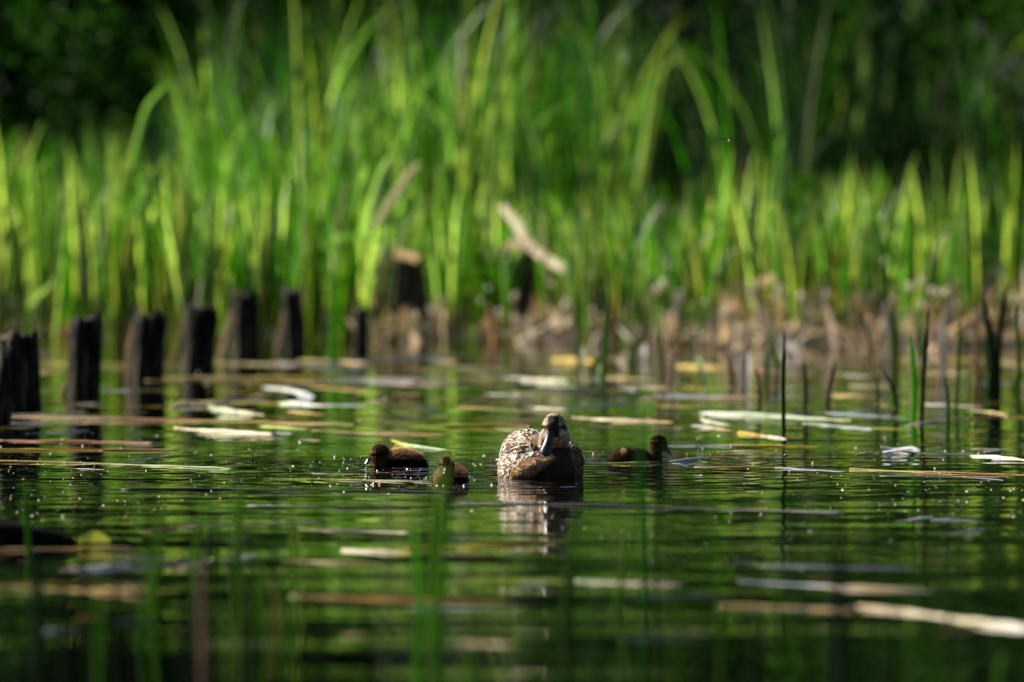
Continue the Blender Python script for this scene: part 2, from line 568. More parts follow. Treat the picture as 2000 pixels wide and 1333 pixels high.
single('pale buff slab of dry leaf lying over the brown stump', [(738, 503), (765, 496), (800, 500), (818, 508)], 0.05, (0.45, 0.36, 0.26), 38.3, 'dry_reed_leaf', M_DRY, 'dry leaf', tip=False)
single('long fallen stalk slanting up right above the right shore', [(1545, 680), (1600, 640), (1650, 600), (1700, 570)], 0.035, (0.46, 0.38, 0.26), 37.5, 'fallen_reed_stalk', M_DRY, 'fallen stalk', tip=False)
single('bleached dead stalk standing right of the long fallen one', [(1590, 700), (1596, 640), (1606, 590), (1612, 548)], 0.07, (0.58, 0.5, 0.44), 37.9, 'dead_reed_stalk', M_DRY, 'dead stalk')
single('bleached folded dead stalk with a bent top on the right shore', [(1490, 720), (1488, 640), (1482, 590), (1475, 560), (1512, 545)], 0.055, (0.60, 0.50, 0.42), 37.6, 'dead_reed_stalk', M_DRY, 'dead stalk', tip=False)
single('reddish brown dead stalk behind the bleached folded one', [(1508, 690), (1505, 640), (1500, 590), (1495, 560)], 0.07, (0.22, 0.10, 0.05), 38.0, 'dead_reed_stalk', M_DRY, 'dead stalk')
single('pinkish dead blade standing in the reeds far right', [(1890, 560), (1888, 500), (1886, 450), (1885, 400)], 0.045, (0.34, 0.22, 0.17), 38.5, 'dead_reed_stalk', M_DRY, 'dead stalk')
single('tan dead blade with a rounded top by the right edge', [(1850, 560), (1852, 500), (1858, 455), (1862, 430)], 0.045, (0.42, 0.38, 0.26), 38.3, 'dead_reed_stalk', M_DRY, 'dead stalk')
single('pale slanted stalk low at the right edge of the shore', [(1840, 690), (1870, 655), (1900, 620), (1925, 600)], 0.035, (0.45, 0.36, 0.27), 37.4, 'fallen_reed_stalk', M_DRY, 'fallen stalk', tip=False)

single('tan dead leaf added for the sunlit left side of the second post', [(122, 772), (150, 700), (158, 660), (168, 622)], 0.03, (0.26, 0.20, 0.10), W(165, 772).y - 0.1, 'lit_side_leaf', M_DRY, 'dry leaf')  # these leaves stand for the posts' sunlit left edges
single('tan dead leaf added for the sunlit left side of the third post', [(250, 740), (252, 690), (262, 640), (276, 596)], 0.035, (0.36, 0.27, 0.18), W(287, 738).y - 0.1, 'lit_side_leaf', M_DRY, 'dry leaf')
single('yellowish dead leaf added for the sunlit left side of the fourth post', [(334, 722), (346, 680), (356, 640), (368, 600)], 0.032, (0.30, 0.27, 0.10), W(386, 720).y - 0.1, 'lit_side_leaf', M_DRY, 'dry leaf')
single('long tan dead leaf added for the sunlit left side of the fifth post', [(432, 705), (444, 660), (452, 620), (466, 560)], 0.05, (0.42, 0.32, 0.22), W(481, 703).y - 0.1, 'lit_side_leaf', M_DRY, 'dry leaf')
single('tan dead leaf added for the sunlit left side of the sixth post', [(540, 692), (550, 650), (556, 615), (566, 570)], 0.035, (0.38, 0.28, 0.20), W(580, 693).y - 0.1, 'lit_side_leaf', M_DRY, 'dry leaf')
random.seed(91)
for q in range(46):
    x = random.uniform(1130, 2040); y = random.uniform(668, 765)
    hgt = random.uniform(25, 130); ln = random.uniform(-35, 35)
    Yq = W(x, y).y
    c_ = random.choice([(0.55, 0.47, 0.38), (0.40, 0.30, 0.20), (0.6, 0.5, 0.42), (0.20, 0.12, 0.06), (0.08, 0.15, 0.01), (0.10, 0.17, 0.02), (0.34, 0.30, 0.14)])
    single('broken reed stub standing in the shallow margin on the right', [(x, y + 6), (x + ln * .25, y - hgt * .4), (x + ln * .5, y - hgt * .75), (x + ln, y - hgt)],
           random.uniform(0.018, 0.05), c_, Yq, 'broken_reed_stub', M_DRY, 'reed stub', tip=q % 2 == 0)['group'] = 'broken reed stubs in the right margin'

# ------------------------------------------------------------------ stumps at the bank
def stump(name, px, top, bottom, wpx, Y, label):
    mb = MB()
    base = P(px, bottom, Y); topz = P(px, top, Y).z
    r = wpx / ppm(Y) / 2
    h = topz - base.z + 0.15
    n, rows = 28, 12
    vs, fs, cs = [], [], []
    for j in range(rows + 1):
        tt = j / rows
        for i in range(n):
            a = 2 * math.pi * i / n
            nn = noise.noise(Vector((math.cos(a) * 1.5, math.sin(a) * 1.5, tt * 2 + px)))
            rr = r * (1.15 - 0.30 * tt + 0.55 * nn)
            z = -0.15 + tt * h
            if j == rows: z += 0.13 * noise.noise(Vector((math.cos(a) * 2, math.sin(a) * 2, px)))
            vs.append((rr * math.cos(a), rr * math.sin(a), z))
    for j in range(rows):
        for i in range(n):
            fs.append((j * n + i, j * n + (i + 1) % n, (j + 1) * n + (i + 1) % n, (j + 1) * n + i))
    vs.append((0, 0, -0.15 + h - 0.03)); c = len(vs) - 1
    for i in range(n): fs.append((rows * n + i, rows * n + (i + 1) % n, c))
    mb.add(vs, fs, [(0.1, 0.1, 0.1)] * len(vs))
    o = mb.build(name, M_STUMP)
    o.location = base
    tag(o, label, 'stump')


stump('tree_stump', 782, 505, 650, 95, 38.6, 'wide dark brown stump in the gap of the reeds left of centre')
stump('tree_stump', 1005, 500, 640, 80, 39.0, 'grey brown stump under the snapped pale stalk')
stump('tree_stump', 1312, 415, 560, 70, 41.0, 'weathered grey stump further back right of centre')

# ------------------------------------------------------------------ old posts in the water
POSTS = [(3, 678, 830, 36, 'partly hidden dark post cut off by the left edge of the view'),
         (46, 648, 800, 74, 'dark wooden post nearest the left edge with a jagged pale top'),
         (165, 617, 775, 66, 'dark wooden post second from the left with a pale left side'),
         (287, 611, 742, 66, 'smooth flat topped dark post third from the left'),
         (386, 594, 722, 66, 'widest black post fourth from the left in the row'),
         (481, 572, 705, 54, 'narrower dark post fifth from the left leaning slightly'),
         (580, 566, 694, 40, 'thin dark post sixth in the row below the bowed pale leaf'),
         (706, 602, 688, 30, 'small blurred dark post apart at the right end of the row')]
for k, (px, top, bot, wpx, label) in enumerate(POSTS):
    base = W(px, bot)
    s = ppm(base.y)
    r = wpx / s / 2
    h = (bot - top) / s
    mb = MB()
    n, rows = 24, 14
    vs, fs = [], []
    lean = Vector((random.uniform(-0.09, 0.10), 0, 0))
    for j in range(rows + 1):
        tt = j / rows
        z = -0.3 + tt * (h + 0.3)
        for i in range(n):
            a = 2 * math.pi * i / n
            nn = noise.noise(Vector((math.cos(a) * 2.2, math.sin(a) * 2.2, tt * 1.2 + k * 7)))
            nf = noise.noise(Vector((math.cos(a) * 7, math.sin(a) * 7, tt * 2 + k * 7)))
            rr = r * (0.96 + 0.13 * nn + 0.07 * nf + 0.22 * max(0, 0.45 - tt))
            zz = z
            if j == rows: zz += 0.06 * nf + 0.05 * nn - 0.01 + (k % 3 - 1) * 0.25 * rr * math.cos(a); rr *= 0.9
            vs.append((rr * math.cos(a) + lean.x * z, rr * math.sin(a), zz))
    for j in range(rows):
        for i in range(n):
            fs.append((j * n + i, j * n + (i + 1) % n, (j + 1) * n + (i + 1) % n, (j + 1) * n + i))
    # recessed rough end grain
    b0 = rows * n
    ring = []
    for i in range(n):
        v = vs[b0 + i]
        vs.append((v[0] * 0.6, v[1] * 0.6, h - 0.012 + 0.012 * noise.noise(Vector((i * 0.8, k, 0)))))
    for i in range(n):
        fs.append((b0 + i, b0 + (i + 1) % n, b0 + n + (i + 1) % n, b0 + n + i))
    vs.append((0, 0, h - 0.01)); c = len(vs) - 1
    for i in range(n): fs.append((b0 + n + i, b0 + n + (i + 1) % n, c))
    mb.add(vs, fs, [(0.1, 0.1, 0.1)] * len(vs))
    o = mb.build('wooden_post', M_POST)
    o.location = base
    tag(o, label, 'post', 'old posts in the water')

# ------------------------------------------------------------------ floating dead leaves and stems
OCH = (0.30, 0.17, 0.018); BRN = (0.22, 0.09, 0.025); YEL = (0.46, 0.34, 0.025); CRM = (0.50, 0.43, 0.27)
OLV = (0.17, 0.17, 0.03); GRY = (0.26, 0.28, 0.30); DRK = (0.022, 0.018, 0.014); YG = (0.30, 0.36, 0.03)
TAN = (0.38, 0.26, 0.13); SLT = (0.09, 0.10, 0.11); PNK = (0.55, 0.38, 0.30); WHT = (0.55, 0.54, 0.48); PGR = (0.30, 0.35, 0.20)
FLOATS = [
 (0, 860, 298, 867, 13, [BRN, BRN, lerp(BRN, PNK, .5)], 'stem', 'thick reddish brown stem floating at the far left, topmost of three'),
 (-20, 881, 352, 880, 13, [YEL, OCH, TAN], 'stem', 'spotted yellow stem floating at the far left under the reddish brown one'),
 (-20, 900, 475, 916, 8, [OCH, OLV, (0.2, .26, .1)], 'stem', 'long thin olive stem tapering right, lowest at the far left'),
 (240, 902, 355, 888, 7, [GRY, SLT, BRN], 'leaf', 'small grey leaf with an upturned orange end by the thin olive stem'),
 (55, 848, 168, 842, 7, [SLT, GRY], 'stem', 'short grey stem just above the thick reddish brown one'),
 (20, 814, 700, 831, 11, [TAN, TAN, BRN, OCH, OCH, OLV], 'stem', 'very long tan to orange stem floating in front of the posts'),
 (340, 836, 527, 849, 18, [TAN, CRM, CRM, CRM, PNK], 'stem', 'bright cream sunlit stem end floating below the long tan stem'),
 (495, 832, 625, 840, 9, [YG, YG, OLV], 'leaf', 'short lime green leaf just right of the bright cream stem'),
 (600, 842, 885, 850, 7, [BRN, BRN, OCH], 'stem', 'slender rust brown stem left of centre behind the ducklings'),
 (770, 834, 1075, 833, 13, [OLV, YG, OCH, OCH], 'leaf', 'long olive yellow leaf floating behind the head of the mother duck'),
 (700, 821, 1110, 824, 7, [OLV, BRN, BRN], 'stem', 'thin brown stem just beyond the long olive yellow leaf'),
 (748, 860, 905, 882, 11, [YEL, YG, PGR, PGR], 'leaf', 'yellow tipped green leaf floating right behind the first duckling'),
 (1118, 816, 1312, 826, 13, [TAN, CRM, TAN, OCH], 'stem', 'sparkling tan stem floating beyond the duck on the right'),
 (1388, 806, 1655, 824, 17, [WHT, PGR, PGR, OLV], 'stem', 'pale green stem with a flared white end on the right'),
 (1350, 812, 1440, 832, 11, [TAN, PGR, CRM], 'leaf', 'pale crumpled leaf left of the flared white stem end'),
 (1345, 832, 1440, 842, 10, [GRY, TAN, BRN], 'leaf', 'grey and rust crumpled leaf below the flared stem'),
 (1432, 846, 1552, 859, 13, [YEL, OCH, PNK, PNK], 'stem', 'short cut yellow to pink stem pointing right'),
 (1300, 871, 1650, 873, 11, [SLT, GRY, YEL, YEL, YG], 'leaf', 'yellow leaf floating beyond the right duckling, grey at its left end'),
 (1560, 828, 1720, 840, 8, [PGR, GRY, GRY], 'stem', 'pale grey stem right of the flared white end'),
 (1660, 889, 1745, 883, 9, [SLT, TAN, GRY], 'leaf', 'tan and grey leaf trailing left of the curled one on the right'),
 (1800, 886, 1905, 887, 4, [GRY, GRY], 'stem', 'hair thin grey stem floating on the right'),
 (1900, 890, 2030, 904, 13, [PGR, WHT, CRM, TAN], 'leaf', 'pale green leaf with water drops at the right edge'),
 (1358, 912, 1560, 915, 7, [OCH, OCH, OLV], 'stem', 'thin ochre stem floating just right of the right duckling'),
 (1500, 914, 1665, 922, 5, [GRY, SLT, GRY], 'leaf', 'slim grey leaf right of the thin ochre stem'),
 (1655, 916, 2040, 930, 9, [OLV, OCH, BRN, OCH], 'stem', 'long yellow brown stem running out at the right edge'),
 (1720, 930, 1965, 935, 5, [GRY, SLT, SLT], 'stem', 'thin bluish stem just in front of the long yellow brown one'),
 (1130, 907, 1292, 903, 6, [OLV, YG, OLV], 'leaf', 'thin olive leaf floating against the right duckling'),
 (1290, 902, 1405, 893, 8, [WHT, GRY, GRY], 'leaf', 'pale grey leaf ahead of the bill of the right duckling'),
 (490, 934, 850, 942, 5, [OLV, YG, CRM, OLV], 'leaf', 'slender green leaf floating in front of the left duckling'),
 (235, 957, 900, 962, 12, [DRK, DRK, DRK, DRK, SLT], 'stem', 'long black sodden stem in front of the ducklings on the left'),
 (480, 988, 800, 994, 8, [SLT, DRK, (0.09, .05, .05)], 'stem', 'dark purplish stem just in front of the long black one'),
 (915, 981, 1640, 1004, 12, [SLT, DRK, DRK, DRK, (0.08, .05, .05), SLT], 'stem', 'long dark stem crossing the reflection of the mother duck'),
 (590, 1033, 795, 1043, 12, [BRN, DRK, CRM], 'stem', 'dark brown stem with a cream end left of centre in front'),
 (665, 1076, 812, 1082, 19, [CRM, CRM, CRM, YEL], 'stem', 'bright cream chunk of stem in front of the dark brown one'),
 (800, 1070, 1115, 1058, 14, [OCH, YEL, OCH, OLV], 'stem', 'ochre stem floating in front of the mother duck reflection'),
 (1120, 1137, 1340, 1143, 14, [PGR, CRM, PNK], 'stem', 'cream yellow blurred stem in the near water right of centre'),
 (1430, 1137, 1850, 1156, 14, [GRY, GRY, TAN, SLT], 'leaf', 'long pale grey leaf in the near water at the right'),
 (1480, 1107, 1800, 1111, 10, [GRY, SLT, GRY], 'leaf', 'bluish grey leaf behind the long pale one in near water'),
 (1660, 1188, 2050, 1232, 26, [TAN, CRM, CRM, WHT], 'stem', 'big bleached stem in the near water at the right edge'),
 (1400, 1185, 1680, 1194, 16, [TAN, OCH, TAN], 'stem', 'orange tan stem left of the big bleached one'),
 (860, 1133, 1130, 1138, 12, [OLV, YG, OLV], 'leaf', 'olive leaf in the near water below the ochre stem'),
 (560, 1168, 1010, 1178, 18, [OLV, OCH, OCH, OLV], 'stem', 'wide olive brown stem low in the centre left'),
 (1738, 1020, 1830, 1010, 11, [GRY, WHT], 'leaf', 'pale curled leaf piece alone on dark water at the right'),
 (1815, 1016, 1925, 1018, 9, [GRY, GRY, SLT], 'leaf', 'grey leaf piece right of the pale curled piece'),
 (1838, 1043, 1930, 1034, 8, [SLT, GRY], 'leaf', 'slim grey leaf piece just nearer than the pale curled pair'),
 (-30, 1076, 262, 1072, 15, [OCH, TAN, OCH, TAN], 'stem', 'ochre stem floating low at the left edge'),
 (120, 1115, 255, 1105, 20, [PNK, WHT, TAN], 'leaf', 'pinkish white leaf in dark water at the lower left'),
 (150, 1128, 400, 1093, 12, [SLT, GRY, SLT, SLT], 'leaf', 'bluish grey leaf crossing the lower left dark water'),
 (-30, 1152, 320, 1160, 34, [OLV, OLV, OCH, OLV], 'stem', 'broad olive sodden stem at the lower left'),
 (268, 1040, 392, 1028, 11, [TAN, BRN, PNK], 'stem', 'short tan stem near the yellow leaf at the left'),
 (360, 1028, 640, 1020, 8, [GRY, TAN, GRY], 'leaf', 'thin grey leaf right of the short tan stem'),
 (340, 1112, 420, 1092, 15, [TAN, PNK], 'stem', 'tan stub floating beside the upright bleached stick'),
 (430, 1096, 505, 1086, 12, [GRY, WHT], 'leaf', 'short grey white leaf right of the upright bleached stick'),
 (300, 738, 1010, 744, 13, [OLV, TAN, YEL, GRY, TAN, OLV], 'stem', 'long blurred yellowish stem floating by the far bank'),
 (980, 740, 1120, 746, 14, [WHT, CRM, PGR], 'leaf', 'blurred white leaf floating by the far bank near the centre'),
 (1080, 703, 1165, 708, 16, [YEL, (0.6, .38, .04)], 'leaf', 'blurred golden leaf at the far bank near the centre'),
 (1290, 714, 1420, 720, 14, [OCH, YEL, OCH], 'leaf', 'blurred orange yellow leaf at the far bank right of centre'),
 (1000, 768, 1280, 772, 12, [OLV, DRK, DRK], 'stem', 'blurred dark stem floating behind the mother duck'),
 (1270, 772, 1480, 778, 12, [GRY, SLT, BRN], 'leaf', 'blurred grey blue leaf right of the dark stem behind the duck'),
 (338, 796, 450, 787, 15, [PNK, GRY, SLT], 'leaf', 'greyish pink leaf in the drift heap before the posts'),
 (410, 790, 500, 812, 16, [YG, PGR, CRM], 'leaf', 'yellow green crumpled leaf in the drift heap before the posts'),
 (455, 780, 540, 775, 13, [BRN, TAN, OCH], 'leaf', 'tan upturned leaf in the drift heap before the posts'),
 (500, 757, 640, 776, 17, [WHT, WHT, GRY], 'leaf', 'big bright white leaf in the drift heap before the posts'),
 (545, 788, 640, 795, 19, [YG, WHT, WHT], 'leaf', 'shining wet white leaf at the right end of the drift heap'),
 (1660, 690, 1740, 690, 16, [TAN, PNK], 'leaf', 'blurred tan mat of leaf at the right shore'),
 (1750, 832, 1890, 820, 9, [CRM, GRY, SLT], 'leaf', 'bluish grey leaf floating among the right hand stalks'),
 (1890, 817, 2030, 812, 8, [BRN, BRN], 'stem', 'rusty stem floating by the right edge beyond the stalks'),
 (1620, 806, 1760, 818, 9, [GRY, SLT, GRY], 'leaf', 'slaty leaf floating before the bent brown stalk'),
]


def stalk(pts, wpx, col, label, name='reed_stalk', top_col=None, mat_=None, group=None, thick=True):
    """pts: photo points from the waterline up, all at the distance of the first"""
    foot = W(*pts[0])
    Y = foot.y
    s = ppm(Y)
    r = wpx / s / 2
    P3 = [P(x, y, Y) for x, y in pts]
    P3 = [P3[0] + (P3[0] - P3[1]).normalized() * 0.12] + P3
    out = []
    for i in range(len(P3) - 1):
        a = P3[max(0, i - 1)]; b_ = P3[i]; c = P3[i + 1]; d = P3[min(len(P3) - 1, i + 2)]
        for q in range(6):
            t_ = q / 6
            out.append(0.5 * ((2 * b_) + (c - a) * t_ + (2 * a - 5 * b_ + 4 * c - d) * t_ * t_ + (3 * b_ - a - 3 * c + d) * t_ ** 3))
    out.append(P3[-1])
    n = len(out) - 1
    mb = MB(); vs, fs, cs = [], [], []
    m_ = 8
    for i, p in enumerate(out):
        tt = i / n
        rr = r * (1 - 0.25 * tt) * (1 if tt < 0.75 else max(0.05, 1 - ((tt - 0.75) / 0.25) ** 1.6))
        for j in range(m_):
            an = 2 * math.pi * j / m_
            vs.append(p + Vector((math.cos(an) * rr, math.sin(an) * rr * 0.45, 0)) - foot)
            cs.append(jit(lerp(col, top_col or col, tt), 0.08))
    for i in range(n):
        for j in range(m_):
            fs.append((i * m_ + j, i * m_ + (j + 1) % m_, (i + 1) * m_ + (j + 1) % m_, (i + 1) * m_ + j))
    fs.append(tuple(n * m_ + j for j in range(m_)))
    mb.add(vs, fs, cs)
    o = mb.build(name, mat_ or M_REED); o.location = foot
    return tag(o, label, 'stalk', group)




def float_stem(x0, y0, x1, y1, T, cols, sort, label, k):
    a, b_ = W(x0, y0), W(x1, y1)
    base = (a + b_) / 2
    Lg = (b_ - a).length
    d = (b_ - a).normalized()
    side = Vector((-d.y, d.x, 0))
    s = ppm(base.y)
    r = T * 0.70 / s / 2
    mb = MB()
    n = max(14, int(Lg / 0.03))
    n = min(n, 60)
    m_ = 10
    rnd = random.Random(k * 13 + 5)
    ph = rnd.uniform(0, 6)
    vs, fs, cs = [], [], []
    amp = min(0.05, Lg * 0.04)
    for i in range(n + 1):
        tt = i / n
        c0 = ramp([(q / (len(cols) - 1), cc) for q, cc in enumerate(cols)], tt)
        p = a + (b_ - a) * tt + side * amp * math.sin(tt * 4 + ph)
        p.z = 0.2 * r * math.sin(tt * 9 + ph) - 0.15 * r
        if sort == 'leaf':
            pr = math.sin(math.pi * (0.03 + 0.94 * (tt if k % 2 else 1 - tt) ** 0.7)) ** 0.9
        else:
            pr = (0.55 + 0.45 * min(1, tt * 6)) * (1 - 0.35 * tt) if k % 2 else (1 - 0.45 * (1 - tt)) * (0.6 + 0.4 * min(1, (1 - tt) * 12))
        rr = r * pr * (1 + 0.12 * math.sin(tt * 30 + ph))
        wide = 1.5 if sort == 'leaf' else 1.15
        for j in range(m_):
            an = 2 * math.pi * j / m_
            nn = noise.noise(Vector((tt * Lg * 14, math.cos(an) * 2, math.sin(an) * 2 + k)))
            q = rr * (1 + 0.18 * nn)
            pp = p + side * math.cos(an) * q * wide + Vector((0, 0, math.sin(an) * q))
            vs.append(pp - base)
            nb = noise.noise(Vector((tt * Lg * 22, k * 3.0, math.sin(an))))
            dark = 0.5 if nb > 0.42 else 1.0
            cs.append(tuple(v * dark * (0.92 + 0.3 * nn) for v in c0))
    for i in range(n):
        for j in range(m_):
            fs.append((i * m_ + j, i * m_ + (j + 1) % m_, (i + 1) * m_ + (j + 1) % m_, (i + 1) * m_ + j))
    fs.append(tuple(reversed(range(m_)))); fs.append(tuple(n * m_ + j for j in range(m_)))
    mb.add(vs, fs, cs)
    o = mb.build('floating_reed_stem' if sort == 'stem' else 'floating_leaf', M_FLOAT)
    o.location = base
    tag(o, label, 'stem' if sort == 'stem' else 'leaf', 'dead reed pieces floating on the pond')


for k, f in enumerate(FLOATS):
    float_stem(*f, k)

random.seed(77)
for q in range(80):
    x = random.uniform(-60, 2060); y = random.uniform(692, 815)
    if x < 620 and 730 < y < 800 and q % 3: x += 700
    ln = random.uniform(30, 190)
    float_stem(x, y, x + ln, y + random.uniform(-9, 9), random.uniform(3, 9), [random.choice([TAN, OCH, GRY, SLT, CRM, BRN, YEL, WHT]), random.choice([TAN, OLV, GRY, BRN])],
               'leaf', 'small scrap of dead leaf floating by the far bank', 200 + q)
for q in range(22):
    x = random.uniform(-60, 1900); y = random.uniform(1075, 1260)
    ln = random.uniform(60, 260)
    float_stem(x, y, x + ln, y + random.uniform(-9, 9), random.uniform(5, 13), [random.choice([TAN, OLV, GRY, SLT, OCH]), random.choice([SLT, OLV, GRY, DRK])],
               'leaf', 'dull scrap of dead leaf blurred in the nearest water', 300 + q)

for q in range(85):
    x = random.uniform(-200, 1950); y = 695 + 145 * random.random() ** 1.2
    ln = random.uniform(80, 380)
    float_stem(x, y, x + ln, y + random.uniform(-6, 6), random.uniform(2.5, 6.5), [random.choice([OLV, OCH, BRN, TAN, (0.10, 0.09, 0.02)]), random.choice([OLV, OCH, YEL, SLT]), random.choice([TAN, OLV, BRN, GRY])],
               'stem', 'thin olive or tan stem in the mat of dead stems before the far bank', 500 + q)
for q in range(26):
    x = random.uniform(-60, 1950); y = random.uniform(812, 985)
    if 700 < x < 1330 and y > 850: continue
    ln = random.uniform(25, 150)
    float_stem(x, y, x + ln, y + random.uniform(-5, 5), random.uniform(2, 5), [random.choice([TAN, OCH, GRY, SLT, OLV, BRN]), random.choice([TAN, OLV, GRY, SLT])],
               'leaf', 'thin sliver of dead leaf floating among the larger stems', 400 + q)
for q in range(20):      # dark tangle of shoots at the lower left
    x = random.uniform(-20, 660); y = random.uniform(1150, 1390); hgt = random.uniform(110, 270); ln = random.uniform(-25, 25)
    c_ = random.choice([(0.008, 0.016, 0.006), (0.02, 0.05, 0.006), (0.014, 0.012, 0.010), (0.10, 0.17, 0.008), (0.14, 0.16, 0.02)])
    stalk([(x, y), (x + ln * .2, y - hgt * .35), (x + ln * .5, y - hgt * .7), (x + ln * 1.2, y - hgt)], random.uniform(8, 17), c_,
          'dim blurred shoot in the dark tangle at the lower left', group='dark tangle of shoots')
for q in range(14):
    x = random.uniform(900, 1980); y = random.uniform(1180, 1380); hgt = random.uniform(60, 180); ln = random.uniform(-15, 15)
    c_ = random.choice([(0.012, 0.024, 0.008), (0.05, 0.11, 0.008), (0.02, 0.02, 0.012), (0.12, 0.19, 0.01)])
    stalk([(x, y), (x + ln * .2, y - hgt * .35), (x + ln * .5, y - hgt * .7), (x + ln * 1.2, y - hgt)], random.uniform(6, 13), c_,
          'faint blurred shoot in the nearest water right of centre', group='faint shoots in the nearest water')

# the ring shaped curled leaf on the right, the yellow leaf at lower left, loose blurred pieces far back
def ring_leaf():
    c = W(1752, 884)
    mb = MB()
    rows, cols = [], []
    n = 36
    for i in range(n + 1):
        a = -2.4 + 4.9 * i / n
        rx, ry = 0.062, 0.16
        p = Vector((rx * math.cos(a), ry * math.sin(a), 0.004 + 0.004 * math.sin(a * 3)))
        out = Vector((math.cos(a), math.sin(a), 0))
        rows.append([p - out * 0.01, p + Vector((0, 0, 0.008)), p + out * 0.01 + Vector((0, 0, 0.003))])
        cols.append(jit(GRY if i % 7 else TAN, 0.2))
    mb.strip(rows, cols)
    o = mb.build('floating_leaf', M_FLOAT); o.location = c
    tag(o, 'grey leaf curled into a ring floating on the right', 'leaf', 'dead reed pieces floating on the pond')


ring_leaf()


def broad_leaf(x, y, wpx, hpx, c1, c2, label, tilt=0.5):
    c = W(x, y)
    s = ppm(c.y)
    hw, hh = wpx / s / 2, hpx / s
    mb = MB(); rows, cols = [], []
    n = 14
    for i in range(n + 1):
        tt = i / n
        prof = math.sin(math.pi * tt) ** 0.7
        x_ = -hw + 2 * hw * tt
        row = []
        for j in range(5):
            u = j / 4
            row.append(Vector((x_, -0.02 + 0.05 * u * prof, 0.004 + hh * prof * (u ** 1.3))))
        rows.append(row); cols.append(jit(lerp(c1, c2, tt), 0.08))
    mb.strip(rows, cols)
    o = mb.build('broad_leaf', M_REED); o.location = c
    tag(o, label, 'leaf')


broad_leaf(183, 1062, 68, 20, (0.30, 0.36, 0.02), (0.34, 0.38, 0.02), 'bright yellow green leaf floating in dark water at the lower left')

# black log that reaches in from the left edge
mb = MB()
vs, fs = [], []
A = W(-330, 1068); B = W(165, 1062)
n, m_ = 30, 16
for i in range(n + 1):
    tt = i / n
    p = A + (B - A) * tt
    rr = 0.098 * (1 - tt ** 2.2) + 0.004
    for j in range(m_):
        an = 2 * math.pi * j / m_
        nn = noise.noise(Vector((tt * 6, math.cos(an) * 1.5, math.sin(an) * 1.5)))
        q = rr * (1 + 0.15 * nn)
        vs.append(p - A + Vector((0, math.cos(an) * q * 1.4, math.sin(an) * q)))
for i in range(n):
    for j in range(m_):
        fs.append((i * m_ + j, i * m_ + (j + 1) % m_, (i + 1) * m_ + (j + 1) % m_, (i + 1) * m_ + j))
fs.append(tuple(range(m_))); fs.append(tuple(reversed([n * m_ + j for j in range(m_)])))
mb.add(vs, fs, [(0.02, 0.02, 0.02)] * len(vs))
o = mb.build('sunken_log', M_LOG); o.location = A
tag(o, 'black half sunken log reaching in from the left edge', 'log')

# ------------------------------------------------------------------ stalks standing in the water
DG = (0.014, 0.04, 0.010); MG = (0.05, 0.12, 0.006); BG = (0.14, 0.26, 0.008); BK = (0.03, 0.018, 0.012)
G1 = 'stalks standing in the water on the right'
stalk([(1531, 853), (1530, 780), (1531, 700), (1532, 640)], 9, DG, 'straight dark green spike standing alone right of the flared stem', group=G1)
stalk([(1484, 800), (1484, 770), (1480, 735), (1474, 715)], 7, BK, 'short dark stub with a bent tip left of the green spike', group=G1)
stalk([(1572, 805), (1573, 770), (1572, 735), (1570, 700)], 9, (0.03, .04, .01), 'dull olive stub just right of the green spike', group=G1)
stalk([(1617, 790), (1620, 760), (1626, 730), (1632, 700)], 9, (0.05, .04, .02), 'brown slanted stub between olive stub and bent stalk', group=G1)
stalk([(1716, 812), (1715, 780), (1714, 750), (1714, 738)], 6, MG, 'low thin green spike left of the bent brown stalk', group=G1)
stalk([(1738, 815), (1752, 795), (1742, 755), (1718, 712)], 9, BK, 'bent dark brown stalk leaning left over the water', group=G1)
stalk([(1743, 815), (1741, 790), (1744, 765)], 6, BG, 'tiny bright green shoot beside the bent brown stalk', group=G1)
stalk([(1784, 828), (1786, 770), (1783, 710), (1778, 650)], 13, BG, 'yellow green upright leaf in front of the tall dark stalk', group=G1)
stalk([(1800, 826), (1803, 760), (1808, 680), (1814, 598)], 10, (0.02, .03, .01), 'tall dark pointed stalk rising highest on the right', group=G1)
stalk([(1851, 838), (1852, 800), (1850, 765), (1844, 730)], 8, MG, 'green spike with a slanting tip right of the tall dark stalk', group=G1)
stalk([(1868, 800), (1871, 740), (1873, 670), (1876, 605)], 8, MG, 'slim green stalk between slanting spike and dark clump', group=G1)
stalk([(1935, 770), (1938, 700), (1930, 640), (1920, 570)], 17, DG, 'left blade of the dark clump near the right edge', group=G1)
stalk([(1950, 770), (1950, 700), (1956, 620), (1968, 540)], 14, (0.03, .03, .012), 'right blade of the dark clump near the right edge', group=G1)
stalk([(1945, 768), (1944, 700), (1942, 640)], 16, BK, 'black stub in the middle of the dark clump', group=G1)
stalk([(1988, 790), (1991, 720), (1988, 650), (1985, 590)], 11, MG, 'green stalk at the very right edge of the pond', group=G1)
stalk([(1178, 745), (1180, 690), (1182, 640), (1180, 560)], 14, (0.10, .16, .04), 'pale green blurred stalk standing before the central bank', group=G1)
stalk([(648, 700), (652, 640), (655, 590), (660, 530)], 17, (0.14, .24, .01), 'bright yellow green blade right of the thin sixth post')

